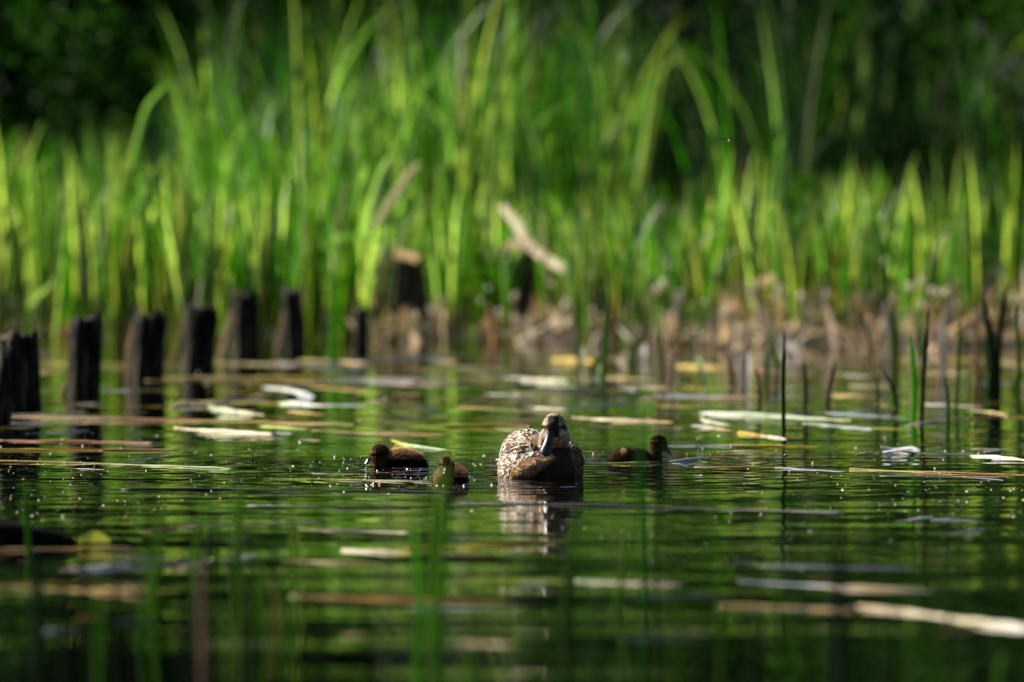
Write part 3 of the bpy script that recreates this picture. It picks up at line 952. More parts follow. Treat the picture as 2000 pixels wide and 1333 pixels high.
G2 = 'blurred reed shoots in the near water'
stalk([(846, 1265), (854, 1130), (862, 1000), (871, 900)], 25, (0.14, .20, .015), 'broad soft green blade crossing in front of the middle duckling', group=G2)
stalk([(838, 1160), (842, 1080), (848, 1020), (850, 950)], 12, (0.03, .09, .006), 'dark green shoot just left of the broad soft blade', group=G2)
stalk([(822, 1200), (818, 1130), (812, 1060), (808, 1015)], 16, BG, 'bright green shoot left of the broad soft blade', group=G2)
stalk([(505, 1250), (500, 1190), (508, 1120), (500, 1070)], 13, (0.08, .15, .01), 'green shoot rising lower left of centre', group=G2)
stalk([(528, 1255), (522, 1200), (515, 1150), (525, 1095)], 11, (0.16, .17, .02), 'olive yellow shoot touching the lower left of centre shoot', group=G2)
stalk([(478, 1235), (484, 1180), (492, 1130)], 9, (0.06, .12, .01), 'small green shoot left of the olive yellow pair', group=G2)
stalk([(545, 1225), (540, 1170), (530, 1120)], 12, (0.26, .18, .11), 'brownish dead shoot right of the olive yellow shoot', group=G2)
stalk([(398, 1290), (396, 1220), (395, 1150), (397, 1080)], 16, (0.26, .19, .14), 'upright bleached tan stick in the lower left', 'dead_stick', mat_=M_DRY)
stalk([(57, 1085), (55, 1040), (50, 990), (52, 950)], 13, MG, 'green shoot in front of the black log', group=G2)
stalk([(75, 1240), (74, 1180), (70, 1120), (66, 1075)], 24, DG, 'dark green shoot at the lower left below the log', group=G2)
stalk([(128, 1290), (126, 1220), (122, 1150), (118, 1090)], 18, (0.012, .02, .01), 'dim tall shoot second from the lower left', group=G2)
stalk([(228, 1230), (226, 1170), (230, 1110), (234, 1060)], 12, (0.02, .035, .012), 'dim shoot by the lower left grey leaf', group=G2)
stalk([(1107, 1220), (1108, 1170), (1112, 1120), (1116, 1070)], 22, (0.05, .08, .01), 'olive shoot in near water just right of centre', group=G2)
stalk([(1262, 1200), (1258, 1080), (1252, 930), (1262, 780)], 17, (0.025, .11, .004), 'tall thin green blade passing in front of the right duckling', group=G2)
stalk([(1205, 1190), (1212, 1140), (1222, 1080), (1228, 1030)], 15, (0.09, .15, .01), 'yellowish shoot left of the tall thin blade', group=G2)
stalk([(1282, 1150), (1286, 1040), (1296, 900), (1322, 770)], 9, (0.012, .045, .006), 'very thin dark blade leaning right over the right duckling', group=G2)
stalk([(1411, 1250), (1408, 1180), (1410, 1110), (1413, 1050)], 14, (0.07, .11, .01), 'olive shoot between the right duckling and dark near stalk', group=G2)
stalk([(1515, 1220), (1518, 1180), (1516, 1130)], 9, (0.06, .10, .01), 'faint low shoot left of the dark near stalk', group=G2)
stalk([(1638, 1400), (1640, 1260), (1640, 1100), (1638, 960)], 26, (0.006, .022, .008), 'thick dark green stalk closest on the right', group=G2)
stalk([(1662, 1400), (1664, 1300), (1660, 1200)], 15, (0.006, .02, .008), 'shorter dark stalk hugging the thick closest one', group=G2)
stalk([(1742, 1300), (1744, 1250), (1740, 1180)], 12, (0.02, .04, .01), 'dim shoot right of the thick closest stalk', group=G2)
stalk([(1855, 1250), (1853, 1200), (1857, 1130)], 10, (0.04, .07, .012), 'faint green shoot low near the right edge', group=G2)

# ------------------------------------------------------------------ specks on the water
random.seed(3)
mb = MB()
for k in range(3200):
    x = random.uniform(-150, 2150)
    y = random.triangular(800, 1130, 935) if k % 4 else random.uniform(700, 1130)
    p = W(x, y)
    if (p - MOTHER).length < 0.16: continue
    if noise.noise(Vector((p.x * 1.4, p.y * 0.45, 2))) < random.uniform(-0.35, 0.35): continue
    s = random.choice([0.0006, 0.0008, 0.001, 0.0013, 0.0022]) * (0.6 if y > 1010 else 1)
    c = random.choice([(0.50, 0.18, 0.05), (0.40, 0.20, 0.08), (0.5, 0.48, 0.42), (0.5, 0.32, 0.18), (0.35, 0.33, 0.28)])
    a = random.uniform(0, 6.28)
    l = s * random.uniform(1, 3.2)
    dx, dy = Vector((math.cos(a), math.sin(a), 0)) * l, Vector((-math.sin(a), math.cos(a), 0)) * s
    hz = s * random.uniform(0.5, 1.1)
    lo = [p + dx * math.cos(q) + dy * math.sin(q) for q in (0, 1.05, 2.09, 3.14, 4.19, 5.24)]
    hi = [p + (dx * math.cos(q) + dy * math.sin(q)) * 0.6 + Vector((0, 0, hz)) for q in (0, 1.05, 2.09, 3.14, 4.19, 5.24)]
    mb.add(lo + hi, [(q, (q + 1) % 6, 6 + (q + 1) % 6, 6 + q) for q in range(6)] + [(6, 7, 8, 9, 10, 11)], [jit(c, 0.2)] * 12)
tag(mb.build('floating_specks', M_SPECK, smooth=False), 'scattered seeds and dust floating on the water', 'seeds', kind='stuff')

# ------------------------------------------------------------------ woodland behind
def leaf_cloud(mb, c, rad, n, size, cols, rnd):
    # several lumps make an uneven crown
    lumps = [(Vector((rnd.gauss(0, .5), rnd.gauss(0, .5), rnd.gauss(0, .45))), rnd.uniform(.28, .55)) for _ in range(9)]
    for k in range(n):
        lc, lr = rnd.choice(lumps)
        v = Vector((rnd.gauss(0, 1), rnd.gauss(0, 1), rnd.gauss(0, 1))).normalized() * lr * (rnd.random() ** 0.4)
        q = lc + v
        p = Vector(c) + Vector((q.x * rad[0], q.y * rad[1], q.z * rad[2]))
        nrm = Vector((rnd.gauss(0, 1), rnd.gauss(0, 1), rnd.gauss(0, 1) + 0.7)).normalized()
        u = nrm.orthogonal().normalized()
        u.rotate(Quaternion(nrm, rnd.uniform(0, 6.28)))
        v2 = nrm.cross(u)
        s = size * rnd.uniform(0.6, 1.3)
        col = jit(rnd.choice(cols), 0.2)
        mb.add([p - u * s, p - v2 * s * .45, p + u * s, p + v2 * s * .45], [(0, 1, 2, 3)], [col] * 4)


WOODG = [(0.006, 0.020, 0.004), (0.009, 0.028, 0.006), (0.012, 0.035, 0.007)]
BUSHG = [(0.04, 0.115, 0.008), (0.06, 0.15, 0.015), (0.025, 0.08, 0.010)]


def trunk(mb, base, top, r0, r1):
    vs, fs = [], []
    n, m_ = 8, 8
    for i in range(n + 1):
        tt = i / n
        p = base + (top - base) * tt + Vector((0.08 * math.sin(tt * 5), 0.05 * math.cos(tt * 4), 0)) * tt
        for j in range(m_):
            an = 6.2832 * j / m_
            rr = r0 + (r1 - r0) * tt
            vs.append(p + Vector((math.cos(an) * rr, math.sin(an) * rr, 0)))
    for i in range(n):
        for j in range(m_):
            fs.append((i * m_ + j, i * m_ + (j + 1) % m_, (i + 1) * m_ + (j + 1) % m_, (i + 1) * m_ + j))
    mb.add(vs, fs, [(0.05, 0.04, 0.03)] * len(vs))


def tree(x, Y, h, r, label, cols, n=3500, size=0.12, name='woodland_tree', cat='tree', low=0.15, seed=0):
    rnd = random.Random(seed + 77)
    z0 = ground_z(x, Y)
    root = empty(name, (x, Y, z0))
    tag(root, label, cat, 'trees and bushes behind the reeds')
    tb = MB()
    trunk(tb, Vector((0, 0, -0.2)), Vector((0.1, 0, h * 0.75)), h * 0.028, h * 0.008)
    for q in range(6):
        a = rnd.uniform(0, 6.28); zz = h * rnd.uniform(0.2, 0.6)
        trunk(tb, Vector((0.02, 0, zz)), Vector((math.cos(a) * r * .7, math.sin(a) * r * .7, zz + h * rnd.uniform(.1, .3))), h * 0.011, h * 0.003)
    tb.build('trunk', M_BARK, root)
    cb = MB()
    leaf_cloud(cb, (0, 0, h * (0.5 + low / 2)), (r, r, h * 0.5 * (1 - low) * 1.15), n, size, cols, rnd)
    cb.build('crown', M_WOODLEAF, root, smooth=False)


# dark woods
wl = ['dark tree standing behind the far left reeds', 'dark tree behind the upper left gap in the reeds', 'dark tree behind the tallest central reeds at left',
      'dark tree behind the tallest central reeds at right', 'dark tree behind the dim bushes right of centre', 'dark tree behind the upper right corner bushes',
      'dark tree beyond the right edge of the reeds', 'dark tree beyond the left edge of the reeds']
for k, x in enumerate([-7.0, -4.4, -1.6, 1.0, 3.4, 5.6, 8.6, -10.5]):
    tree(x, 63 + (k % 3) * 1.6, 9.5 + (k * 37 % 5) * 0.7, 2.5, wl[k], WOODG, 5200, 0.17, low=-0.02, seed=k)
tree(-5.0, 56.0, 13.0, 1.7, 'dark tree added behind the upper left corner to shade the right reeds', WOODG, 6500, 0.15, low=-0.02, seed=31)  # added tree, placed so its crown shades the reeds at right
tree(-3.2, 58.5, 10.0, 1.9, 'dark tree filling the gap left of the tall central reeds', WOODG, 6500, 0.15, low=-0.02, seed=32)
bl = ['dim leafy bush in the shade at the upper right', 'low dark bush in the upper left corner', 'leafy bush just right of the tall central reeds',
      'dark bush at the upper right corner', 'bush half hidden behind the upper left reeds', 'bush beyond the left side of the reed bed', 'bush beyond the right side of the reed bed', 'dim bush between upper centre and upper right']
for k, (x, Y, h, r) in enumerate([(2.6, 56.5, 3.2, 1.25), (-3.6, 57, 2.5, 1.3), (1.3, 55.6, 3.2, 1.1), (4.3, 57, 3.3, 1.4), (-2.0, 57.5, 3.2, 1.2), (-6.2, 57, 3.4, 1.6), (6.8, 57, 3.4, 1.6), (3.4, 58.5, 4.4, 1.4)]):
    tree(x, Y, h, r, bl[k], BUSHG, 2600, 0.075, 'bush', 'bush', low=0.0, seed=50 + k)
# far mass that closes the wood
rnd = random.Random(9)
mb = MB()
for k in range(26000):
    x = rnd.uniform(-34, 34); Y = rnd.uniform(68, 74)
    z = rnd.random() ** 0.8 * (9.5 + 2.5 * noise.noise(Vector((x * 0.25, 1, 1))))
    nrm = Vector((rnd.gauss(0, 1), rnd.gauss(0, 1), rnd.gauss(0, 1))).normalized()
    u = nrm.orthogonal().normalized(); v2 = nrm.cross(u); s = rnd.uniform(0.14, 0.32)
    p = Vector((x, Y, z))
    mb.add([p - u * s, p - v2 * s * .5, p + u * s, p + v2 * s * .5], [(0, 1, 2, 3)], [jit(rnd.choice(WOODG), .2)] * 4)
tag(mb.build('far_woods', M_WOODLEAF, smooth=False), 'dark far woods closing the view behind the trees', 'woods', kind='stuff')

# unseen woods added round the near and right shores to cut the sky light
rnd = random.Random(19)
mb = MB()
for k in range(15000):
    ang = rnd.uniform(R(35), R(258))         # bearing from the back, clockwise; open at the back left, where the sun stands
    rad = rnd.uniform(26, 31) + (8 if ang < R(80) else 0)
    x, y = math.sin(ang) * rad, 20 + math.cos(ang) * rad * 1.3
    z = rnd.random() ** 0.85 * (15 + 5 * noise.noise(Vector((ang * 4, 1, 1))))
    nrm = Vector((rnd.gauss(0, 1), rnd.gauss(0, 1), rnd.gauss(0, 1))).normalized()
    u = nrm.orthogonal().normalized(); v2 = nrm.cross(u); s_ = rnd.uniform(0.25, 0.7)
    p = Vector((x, y, z))
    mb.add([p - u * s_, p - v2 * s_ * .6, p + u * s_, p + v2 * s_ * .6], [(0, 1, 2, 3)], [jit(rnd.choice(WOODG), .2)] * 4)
tag(mb.build('sky_block_woods', M_WOODLEAF, smooth=False), 'dark unseen woods added round the near and right shores to block sky light', 'woods', kind='stuff')

# ------------------------------------------------------------------ bodies: overlapping rounded masses fused into one skin
def chain(pts, steps=5):
    """(c, r) stations -> interpolated ellipsoids"""
    out = []
    for (c0, r0), (c1, r1) in zip(pts, pts[1:]):
        for s in range(steps):
            t_ = s / steps
            out.append((lerp(c0, c1, t_), lerp(r0, r1, t_)))
    out.append(pts[-1])
    return out


def fuse(ells, voxel, smooth_it, name):
    mb = MB()
    for e in ells:
        ell_mesh(mb, *e)
    me = mb.mesh(name)
    o = bpy.data.objects.new(name, me)
    COL.objects.link(o)
    rm = o.modifiers.new('r', 'REMESH'); rm.mode = 'VOXEL'; rm.voxel_size = voxel
    sm = o.modifiers.new('s', 'SMOOTH'); sm.factor = 0.6; sm.iterations = smooth_it
    dg = bpy.context.evaluated_depsgraph_get()
    ev = o.evaluated_get(dg)
    me2 = bpy.data.meshes.new_from_object(ev)
    bpy.data.objects.remove(o)
    bpy.data.meshes.remove(me)
    return me2


def paint(me, fn):
    nv = len(me.vertices)
    a = me.color_attributes.get('Col') or me.color_attributes.new('Col', 'FLOAT_COLOR', 'POINT')
    arr = np.ones((nv, 4), dtype=np.float32)
    for i, v in enumerate(me.vertices):
        arr[i, :3] = fn(v.co, v.normal)
    a.data.foreach_set('color', arr.ravel())


def surface_samples(me, n, rnd):
    me.calc_loop_triangles()
    V = [v.co.copy() for v in me.vertices]
    tris = [(t.vertices[0], t.vertices[1], t.vertices[2]) for t in me.loop_triangles]
    nr = [t.normal.copy() for t in me.loop_triangles]
    ar = np.array([t.area for t in me.loop_triangles])
    cum = np.cumsum(ar); tot = cum[-1]
    out = []
    for k in range(n):
        i = int(np.searchsorted(cum, rnd.random() * tot))
        i = min(i, len(tris) - 1)
        a, b_, c = (V[q] for q in tris[i])
        u, v = rnd.random(), rnd.random()
        if u + v > 1: u, v = 1 - u, 1 - v
        vn = me.vertices[tris[i][0]].normal
        out.append((a + (b_ - a) * u + (c - a) * v, vn.copy()))
    return out


def hairs(mb, samples, flow, length, width, colf, rnd, lift=0.6, keep=None):
    for p, n in samples:
        if keep and not keep(p, n): continue
        if p.z < -0.004: continue
        f = flow(p)
        f = (f - n * f.dot(n))
        if f.length < 1e-5: f = n.orthogonal()
        f.normalize()
        l = length(p) * rnd.uniform(0.6, 1.3)
        d = (f + n * lift * rnd.uniform(0.5, 1.5) + Vector((rnd.gauss(0, .15), rnd.gauss(0, .15), rnd.gauss(0, .15)))).normalized()
        sd = d.cross(n).normalized() * width * rnd.uniform(0.7, 1.3)
        c0 = colf(p, n)
        tip = p + d * l
        mb.add([p - sd, p + sd, tip], [(0, 1, 2)], [tuple(v * 0.8 for v in c0), tuple(v * 0.8 for v in c0), tuple(min(1, v * 1.25) for v in c0)])


def feather(mb, p, n, f, L, wd, cc, ce, lift=0.18, cup=0.25, style='scallop'):
    """one flat contour feather lying along f over the skin; the covered half is the base, the tip half shows its pattern:
    scallop = dark with a pale border, streak = pale with a dark shaft streak"""
    f = (f - n * f.dot(n)).normalized()
    s = n.cross(f).normalized()
    rows, cols = [], []
    nn = 7
    J = (-1, -0.72, -0.4, 0, 0.4, 0.72, 1)
    for i in range(nn + 1):
        t_ = i / nn
        prof = math.sin(math.pi * min(0.97, 0.25 + 0.72 * t_)) ** 0.6
        q = p + f * L * t_ + n * (0.0012 + L * lift * t_ - L * 0.10 * t_ * t_)
        row, cr_ = [], []
        for j in J:
            row.append(q + s * wd * 0.5 * prof * j - n * abs(j) ** 2 * wd * cup * 0.5)
            if style == 'scallop':
                k = 1.0 if abs(j) > 0.9 or t_ > 0.93 else (0.25 if abs(j) > 0.6 or t_ > 0.8 else 0.0)
            else:
                k = 0.0 if abs(j) < 0.5 and t_ > 0.25 and t_ < 0.85 else (0.8 if abs(j) < 0.8 else 1.0)
            cr_.append(lerp(cc, ce, k))
        rows.append(row); cols.append(cr_)
    mb.strip(rows, cols)


# ------------------------------------------------------------------ mother duck
def q_axis(axis, deg):
    return Quaternion(Vector(axis), R(deg))


mother = empty('mother_duck', MOTHER)
tag(mother, 'brown mottled female duck tucking her bill into her breast', 'duck')
ells = [((-0.002, 0.05, 0.020), (0.116, 0.165, 0.082), q_axis((0, 0, 1), 14)),
        ((-0.040, 0.06, 0.062), (0.074, 0.125, 0.072), q_axis((0, 0, 1), 14)),
        ((0.050, 0.05, 0.045), (0.066, 0.12, 0.062), q_axis((0, 0, 1), 8)),
        ((-0.070, 0.0, 0.015), (0.050, 0.085, 0.062), q_axis((0, 0, 1), 20)),
        ((0.030, -0.078, 0.018), (0.064, 0.058, 0.056), None),
        ((-0.075, 0.20, 0.035), (0.04, 0.08, 0.025), q_axis((0, 0, 1), 14)),
        ((0.034, -0.062, 0.139), (0.0355, 0.045, 0.0455), None),
        ((0.030, -0.082, 0.135), (0.032, 0.036, 0.036), q_axis((1, 0, 0), 30)),
        ((0.047, -0.075, 0.116), (0.031, 0.034, 0.034), None),
        ((0.014, -0.072, 0.112), (0.024, 0.032, 0.032), None),
        ((0.0235, -0.108, 0.117), (0.0165, 0.017, 0.022), None)]
for c, r in chain([((0.034, -0.055, 0.112), (0.041, 0.040, 0.04)), ((0.034, -0.045, 0.085), (0.043, 0.044, 0.04)), ((0.034, -0.05, 0.045), (0.054, 0.052, 0.04))]):
    ells.append((c, r, None))
bme = fuse(ells, 0.0035, 5, 'body')
BUFF = (0.72, 0.50, 0.31); PALEB = (0.90, 0.80, 0.67); DKB = (0.045, 0.028, 0.018); MIDB = (0.22, 0.135, 0.08)


def mother_col(p, n):
    head = p.z > 0.088 and p.y < 0.0
    s = noise.noise(Vector((p.x * 260, p.y * 260, p.z * 90)))
    if head:
        # dark eye line; face stripe deepened for shade, crown tan as lit, cheeks buff
        a = (p - Vector((0.0235, -0.108, 0.117)))
        crown = p.z > 0.158
        band = abs(p.x - 0.031) < 0.016 and p.y < -0.072 and p.z > 0.118 and p.z < 0.176
        eye_line = abs(p.z - 0.143 + (p.y + 0.09) * 0.2) < 0.006 and abs(p.x - 0.032) > 0.016
        c = (0.52, 0.39, 0.27)
        if crown: c = (0.42, 0.29, 0.19)
        if band: c = (0.05, 0.034, 0.024)
        if eye_line: c = (0.05, 0.034, 0.024)
        k = 0.85 + 1.3 * max(-0.5, s)
        return tuple(v * k for v in c)
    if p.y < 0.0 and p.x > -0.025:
        return lerp((0.065, 0.040, 0.026), DKB, 0.75 if s > 0.05 else 0.15)  # breast and neck brown deepened for the shade there
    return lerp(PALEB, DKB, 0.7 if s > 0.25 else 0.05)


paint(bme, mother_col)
bme.polygons.foreach_set('use_smooth', [True] * len(bme.polygons))
bme.materials.append(M_FEATHER)
bo = bpy.data.objects.new('body', bme); COL.objects.link(bo); bo.parent = mother

rnd = random.Random(44)
back = Vector((-0.30, 1.0, -0.02)).normalized()


def m_flow(p):
    if p.z > 0.09 and p.y < 0.0:          # head: away from the bill
        return (p - Vector((0.0235, -0.125, 0.115))) * 4 + Vector((0, 0.1, -0.1))
    if p.y < -0.06: return Vector((p.x * 4 - 0.2, 0.4, -1.0))
    return back + Vector((0, 0, -0.55 if abs(p.x) > 0.06 else -0.15))


# short head and neck feathers
hb = MB()
ss = surface_samples(bme, 15000, rnd)
hairs(hb, ss, m_flow, lambda p: 0.0055, 0.0007,
      lambda p, n: jit(mother_col(p, n), 0.35), rnd, 0.25, keep=lambda p, n: (p.y < 0.01 and p.x > -0.03 and p.z > 0.05) or (p.y < -0.06))
hb.build('head_plumage', M_FEATHER, mother, smooth=False)
# contour feathers over flanks, shoulders and back
fb = MB()
fs_ = [(p, n) for p, n in surface_samples(bme, 5200, rnd) if p.z > 0.004 and not (p.z > 0.085 and p.y < -0.005 and p.x > -0.03) and not (p.y < -0.075 and p.x > -0.03)]
fs_.sort(key=lambda q: -q[0].y)      # tail first so that front ones lie on top
kept = []
for p, n in fs_:
    flank = p.z < 0.052 and p.x < 0.02
    L = (0.016 if flank else 0.021) + 0.04 * max(0, p.y)
    if any((p - q).length < L * 0.36 for q in kept[-320:]): continue
    kept.append(p)
    cc = jit(DKB if not flank else (0.07, 0.04, 0.025), 0.3)
    ce = jit(PALEB if rnd.random() < 0.5 else BUFF, 0.12)
    if p.x > 0.05: ce = tuple(v * 0.6 for v in BUFF)  # feather edges on the shaded right side painted darker
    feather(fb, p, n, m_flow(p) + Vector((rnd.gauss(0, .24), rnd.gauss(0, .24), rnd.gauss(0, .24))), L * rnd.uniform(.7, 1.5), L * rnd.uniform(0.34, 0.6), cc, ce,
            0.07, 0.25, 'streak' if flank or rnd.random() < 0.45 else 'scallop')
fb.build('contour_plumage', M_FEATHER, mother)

# the raised fold of flank feathers the bill is tucked into
fold_ells = []
for c, r in chain([((-0.066, -0.090, 0.010), (0.022, 0.030, 0.020)), ((-0.040, -0.112, 0.023), (0.030, 0.026, 0.026)), ((-0.012, -0.124, 0.038), (0.024, 0.020, 0.021)), ((0.014, -0.128, 0.049), (0.010, 0.012, 0.010))], 5):
    fold_ells.append((c, r, None))
fme = fuse(fold_ells, 0.003, 4, 'flank_fold')


def fold_col(p, n):
    s = noise.noise(Vector((p.x * 150 + p.z * 250, p.y * 60, p.z * 120 - p.x * 100)))
    return lerp((0.66, 0.44, 0.25), DKB, 0.75 if s > 0.15 else 0.04)


paint(fme, fold_col)
fme.polygons.foreach_set('use_smooth', [True] * len(fme.polygons))
fme.materials.append(M_FEATHER)
fo = bpy.data.objects.new('flank_fold', fme); COL.objects.link(fo); fo.parent = mother
fh = MB()
hairs(fh, surface_samples(fme, 6500, rnd), lambda p: Vector((0.6, -0.5, 0.05)), lambda p: 0.008, 0.0008,
      lambda p, n: jit(fold_col(p, n), 0.3), rnd, 0.3)
fh.build('fold_plumage', M_FEATHER, fo, smooth=False)

# wings: folded blades of long feathers along both sides of the back
def wing(x0, sgn, label=None):
    wb = MB()
    for k in range(9):
        t_ = k / 8
        p = Vector((x0 - 0.02 * t_, 0.06 + 0.05 * t_, 0.105 - 0.035 * t_ * (1 if sgn < 0 else 1.2)))
        n = Vector((sgn * (0.5 + 0.5 * t_), -0.1, 0.8 - 0.5 * t_)).normalized()
        feather(wb, p, n, back, 0.13 + 0.01 * k, 0.030, jit((0.16, 0.12, 0.09), .15), (0.70, 0.62, 0.55), 0.03)
    return wb.build('wing', M_FEATHER, mother)


wing(-0.075, -1)
wing(0.075, 1)
# feather tips that stick up at the back
tb = MB()
for (x0, z0, x1, z1, y) in ((-0.062, 0.098, -0.074, 0.128, 0.12), (-0.052, 0.102, -0.060, 0.131, 0.13), (-0.030, 0.139, -0.056, 0.146, 0.09), (-0.036, 0.137, -0.048, 0.143, 0.08)):
    a, b_ = Vector((x0, y, z0)), Vector((x1, y + 0.02, z1))
    d = b_ - a; s = Vector((-d.z, 0, d.x)).normalized() * 0.0038
    tb.add([a - s, a + s, a + s * .8 + d * .6, b_, a - s * .8 + d * .6, a + d * .3 + Vector((0, -0.003, 0))],
           [(0, 1, 5), (1, 2, 5), (2, 3, 5), (3, 4, 5), (4, 0, 5)], [(0.12, 0.07, 0.05)] * 5 + [(0.2, 0.13, 0.08)])
tb.build('feather_tip', M_FEATHER, mother, smooth=False)
tlb = MB()
for k in range(9):
    u = (k - 4) / 4
    feather(tlb, Vector((-0.078 + 0.012 * u, 0.235, 0.042)), Vector((0.1 * u, -0.1, 1)).normalized(), (back + Vector((0.35 * u, 0, 0.06))), 0.075, 0.02, (0.2, .13, .08), PALEB, 0.02)
tlb.build('tail', M_FEATHER, mother)


def bill(root, base, tip, w0, w1, h0, h1, m_, nostril=True, updir=None):
    mb = MB()
    d = (tip - base); L = d.length; dn = d.normalized()
    upv = updir or Vector((0, -1, 0))
    upv = (upv - dn * upv.dot(dn)).normalized()
    sd = dn.cross(upv).normalized()
    n, k_ = 14, 14
    vs, fs = [], []
    for i in range(n + 1):
        t_ = i / n
        wv = w0 + (w1 - w0) * (t_ ** 0.8)
        wv *= (1 - 0.14 * math.sin(math.pi * min(1, t_ * 1.6)))
        if t_ > 0.8: wv *= math.sqrt(max(0.02, 1 - ((t_ - 0.8) / 0.2) ** 2 * 0.97))
        hv = h0 + (h1 - h0) * (t_ ** 0.6)
        if t_ > 0.85: hv *= math.sqrt(max(0.1, 1 - ((t_ - 0.85) / 0.15) ** 2 * 0.9))
        p = base + d * t_ + upv * (0.10 * L * (t_ - 0.5) ** 2 * 1.2)
        for j in range(k_):
            a = 2 * math.pi * j / k_
            ca, sa = math.cos(a), math.sin(a)
            y = (max(0, sa) ** (1.0 + 1.2 * t_) if sa > 0 else sa * 0.45) * hv * (1.0 + (0.35 * (1 - t_) if sa > 0.95 else 0))
            vs.append(p + sd * (abs(ca) ** 0.8 * (1 if ca > 0 else -1)) * wv + upv * y)
    for i in range(n):
        for j in range(k_):
            fs.append((i * k_ + j, i * k_ + (j + 1) % k_, (i + 1) * k_ + (j + 1) % k_, (i + 1) * k_ + j))
    fs.append(tuple(n * k_ + j for j in range(k_)))
    mb.add(vs, fs, [(0.1, .1, .1)] * len(vs))
    o = mb.build('bill', m_, root)
    if nostril:
        nb = MB()
        for s in (-1, 1):
            ell_mesh(nb, base + d * 0.3 + upv * h0 * 0.62 + sd * s * w0 * 0.42, (0.0012, 0.0012, 0.003), None, 8, 6)
        nb.build('nostrils', M_EYE, o)
    return o


bill(mother, Vector((0.0215, -0.114, 0.124)), Vector((0.0075, -0.160, 0.064)), 0.0125, 0.0158, 0.0135, 0.0042, M_BILL)


def eye(root, c, r):
    mb = MB(); ell_mesh(mb, c, (r, r, r), None, 12, 8)
    return mb.build('eye', M_EYE, root)


bvh = BVHTree.FromPolygons([v.co for v in bme.vertices], [tuple(p.vertices) for p in bme.polygons])
for (o_, d_) in ((Vector((0.0505, -0.4, 0.1455)), Vector((0, 1, 0))), (Vector((-0.2, -0.088, 0.1455)), Vector((1, 0, 0)))):
    hit = bvh.ray_cast(o_, d_)
    if hit[0] is not None: eye(mother, hit[0] + d_ * 0.0012, 0.0046)

# ------------------------------------------------------------------ ducklings
DOWN_D = (0.028, 0.018, 0.011); DOWN_L = (0.62, 0.40, 0.21); DOWN_M = (0.17, 0.105, 0.06)


def duckling(name, loc, label, ells, colf, flow, hair_l, billspec, eyes, seed, n_h=6500, tail=None):
    root = empty(name, loc)
    tag(root, label, 'duckling', 'ducklings around the mother duck')
    me = fuse(ells, 0.0024, 4, 'body')
    paint(me, colf)
    me.polygons.foreach_set('use_smooth', [True] * len(me.polygons))
    me.materials.append(M_DOWN)
    o = bpy.data.objects.new('body', me); COL.objects.link(o); o.parent = root
    rn = random.Random(seed)
    hb_ = MB()
    hairs(hb_, surface_samples(me, n_h, rn), flow, hair_l, 0.0010, lambda p, n: jit(colf(p, n), 0.35), rn, 0.8)
    hb_.build('down', M_DOWN, root, smooth=False)
    bill(root, *billspec)
    bv = BVHTree.FromPolygons([v.co for v in me.vertices], [tuple(p.vertices) for p in me.polygons])
    for (o_, d_) in eyes:
        hit = bv.ray_cast(o_, d_)
        if hit[0] is not None: eye(root, hit[0] + d_ * 0.0006, 0.0026)
    return root


# left duckling, profile to the left, bill dipping to the water
def c1(p, n):
    s = noise.noise(Vector((p.x * 120, p.y * 120, p.z * 120)))
    if p.x < -0.028:
        if p.z > 0.048: return lerp(DOWN_M, DOWN_D, 0.5 + s * .5)
        line = abs((p.z - 0.036) - (p.x + 0.055) * 0.15) < 0.004
        if line: return DOWN_D
        if p.x < -0.066: return (0.40, 0.24, 0.10)  # front of the face painted orange as if sunlit
        return (0.08, 0.05, 0.026)
    if p.z < 0.020 + 0.006 * s: return tuple(v * 0.5 for v in DOWN_D)  # lower side darkened to paint in its shade
    return lerp(DOWN_M, DOWN_L, min(1, max(0, (p.z - 0.02) * 35 + s * 0.5)))  # sunlight painted in: down lightens towards the top of the back


e1 = [((0.012, 0, 0.012), (0.066, 0.040, 0.038), None), ((0.005, 0, 0.026), (0.045, 0.034, 0.027), None),
      ((0.052, 0, 0.012), (0.030, 0.025, 0.020), q_axis((0, 1, 0), 15)), ((-0.054, 0, 0.040), (0.026, 0.022, 0.0255), None),
      ((-0.064, 0, 0.028), (0.018, 0.017, 0.018), None), ((-0.036, 0, 0.020), (0.028, 0.026, 0.026), None), ((-0.04, 0, 0.004), (0.03, 0.028, 0.022), None)]
duckling('duckling', D1, 'brown duckling at the left of its mother dipping its bill to the water', e1, c1,
         lambda p: Vector((1.0, 0, -0.25)) if p.x > -0.03 else Vector((0.8, 0, 0.3)), lambda p: 0.014 if p.x > -0.02 else 0.0075,
         (Vector((-0.076, -0.001, 0.025)), Vector((-0.098, -0.004, 0.003)), 0.0068, 0.0070, 0.0105, 0.0030, M_BILL_SMALL, True, Vector((-0.7, 0, 0.7))),
         [(Vector((-0.064, -0.2, 0.040)), Vector((0, 1, 0))), (Vector((-0.064, 0.2, 0.040)), Vector((0, -1, 0)))], 5)


# middle duckling, facing the camera
def c2(p, n):
    s = noise.noise(Vector((p.x * 120, p.y * 120, p.z * 120 + 9)))
    if p.y < -0.02 and p.z > 0.034:
        if abs(p.x + 0.001) < 0.010 and p.z > 0.05: return DOWN_D
        if p.z > 0.068: return DOWN_M
        if abs(p.z - 0.055) < 0.003: return DOWN_D
        return (0.34, 0.25, 0.09)
    if p.y < -0.02: return (0.34, 0.27, 0.13)
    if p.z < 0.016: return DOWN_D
    return lerp(DOWN_M, DOWN_L, 0.4 + s * 0.5)


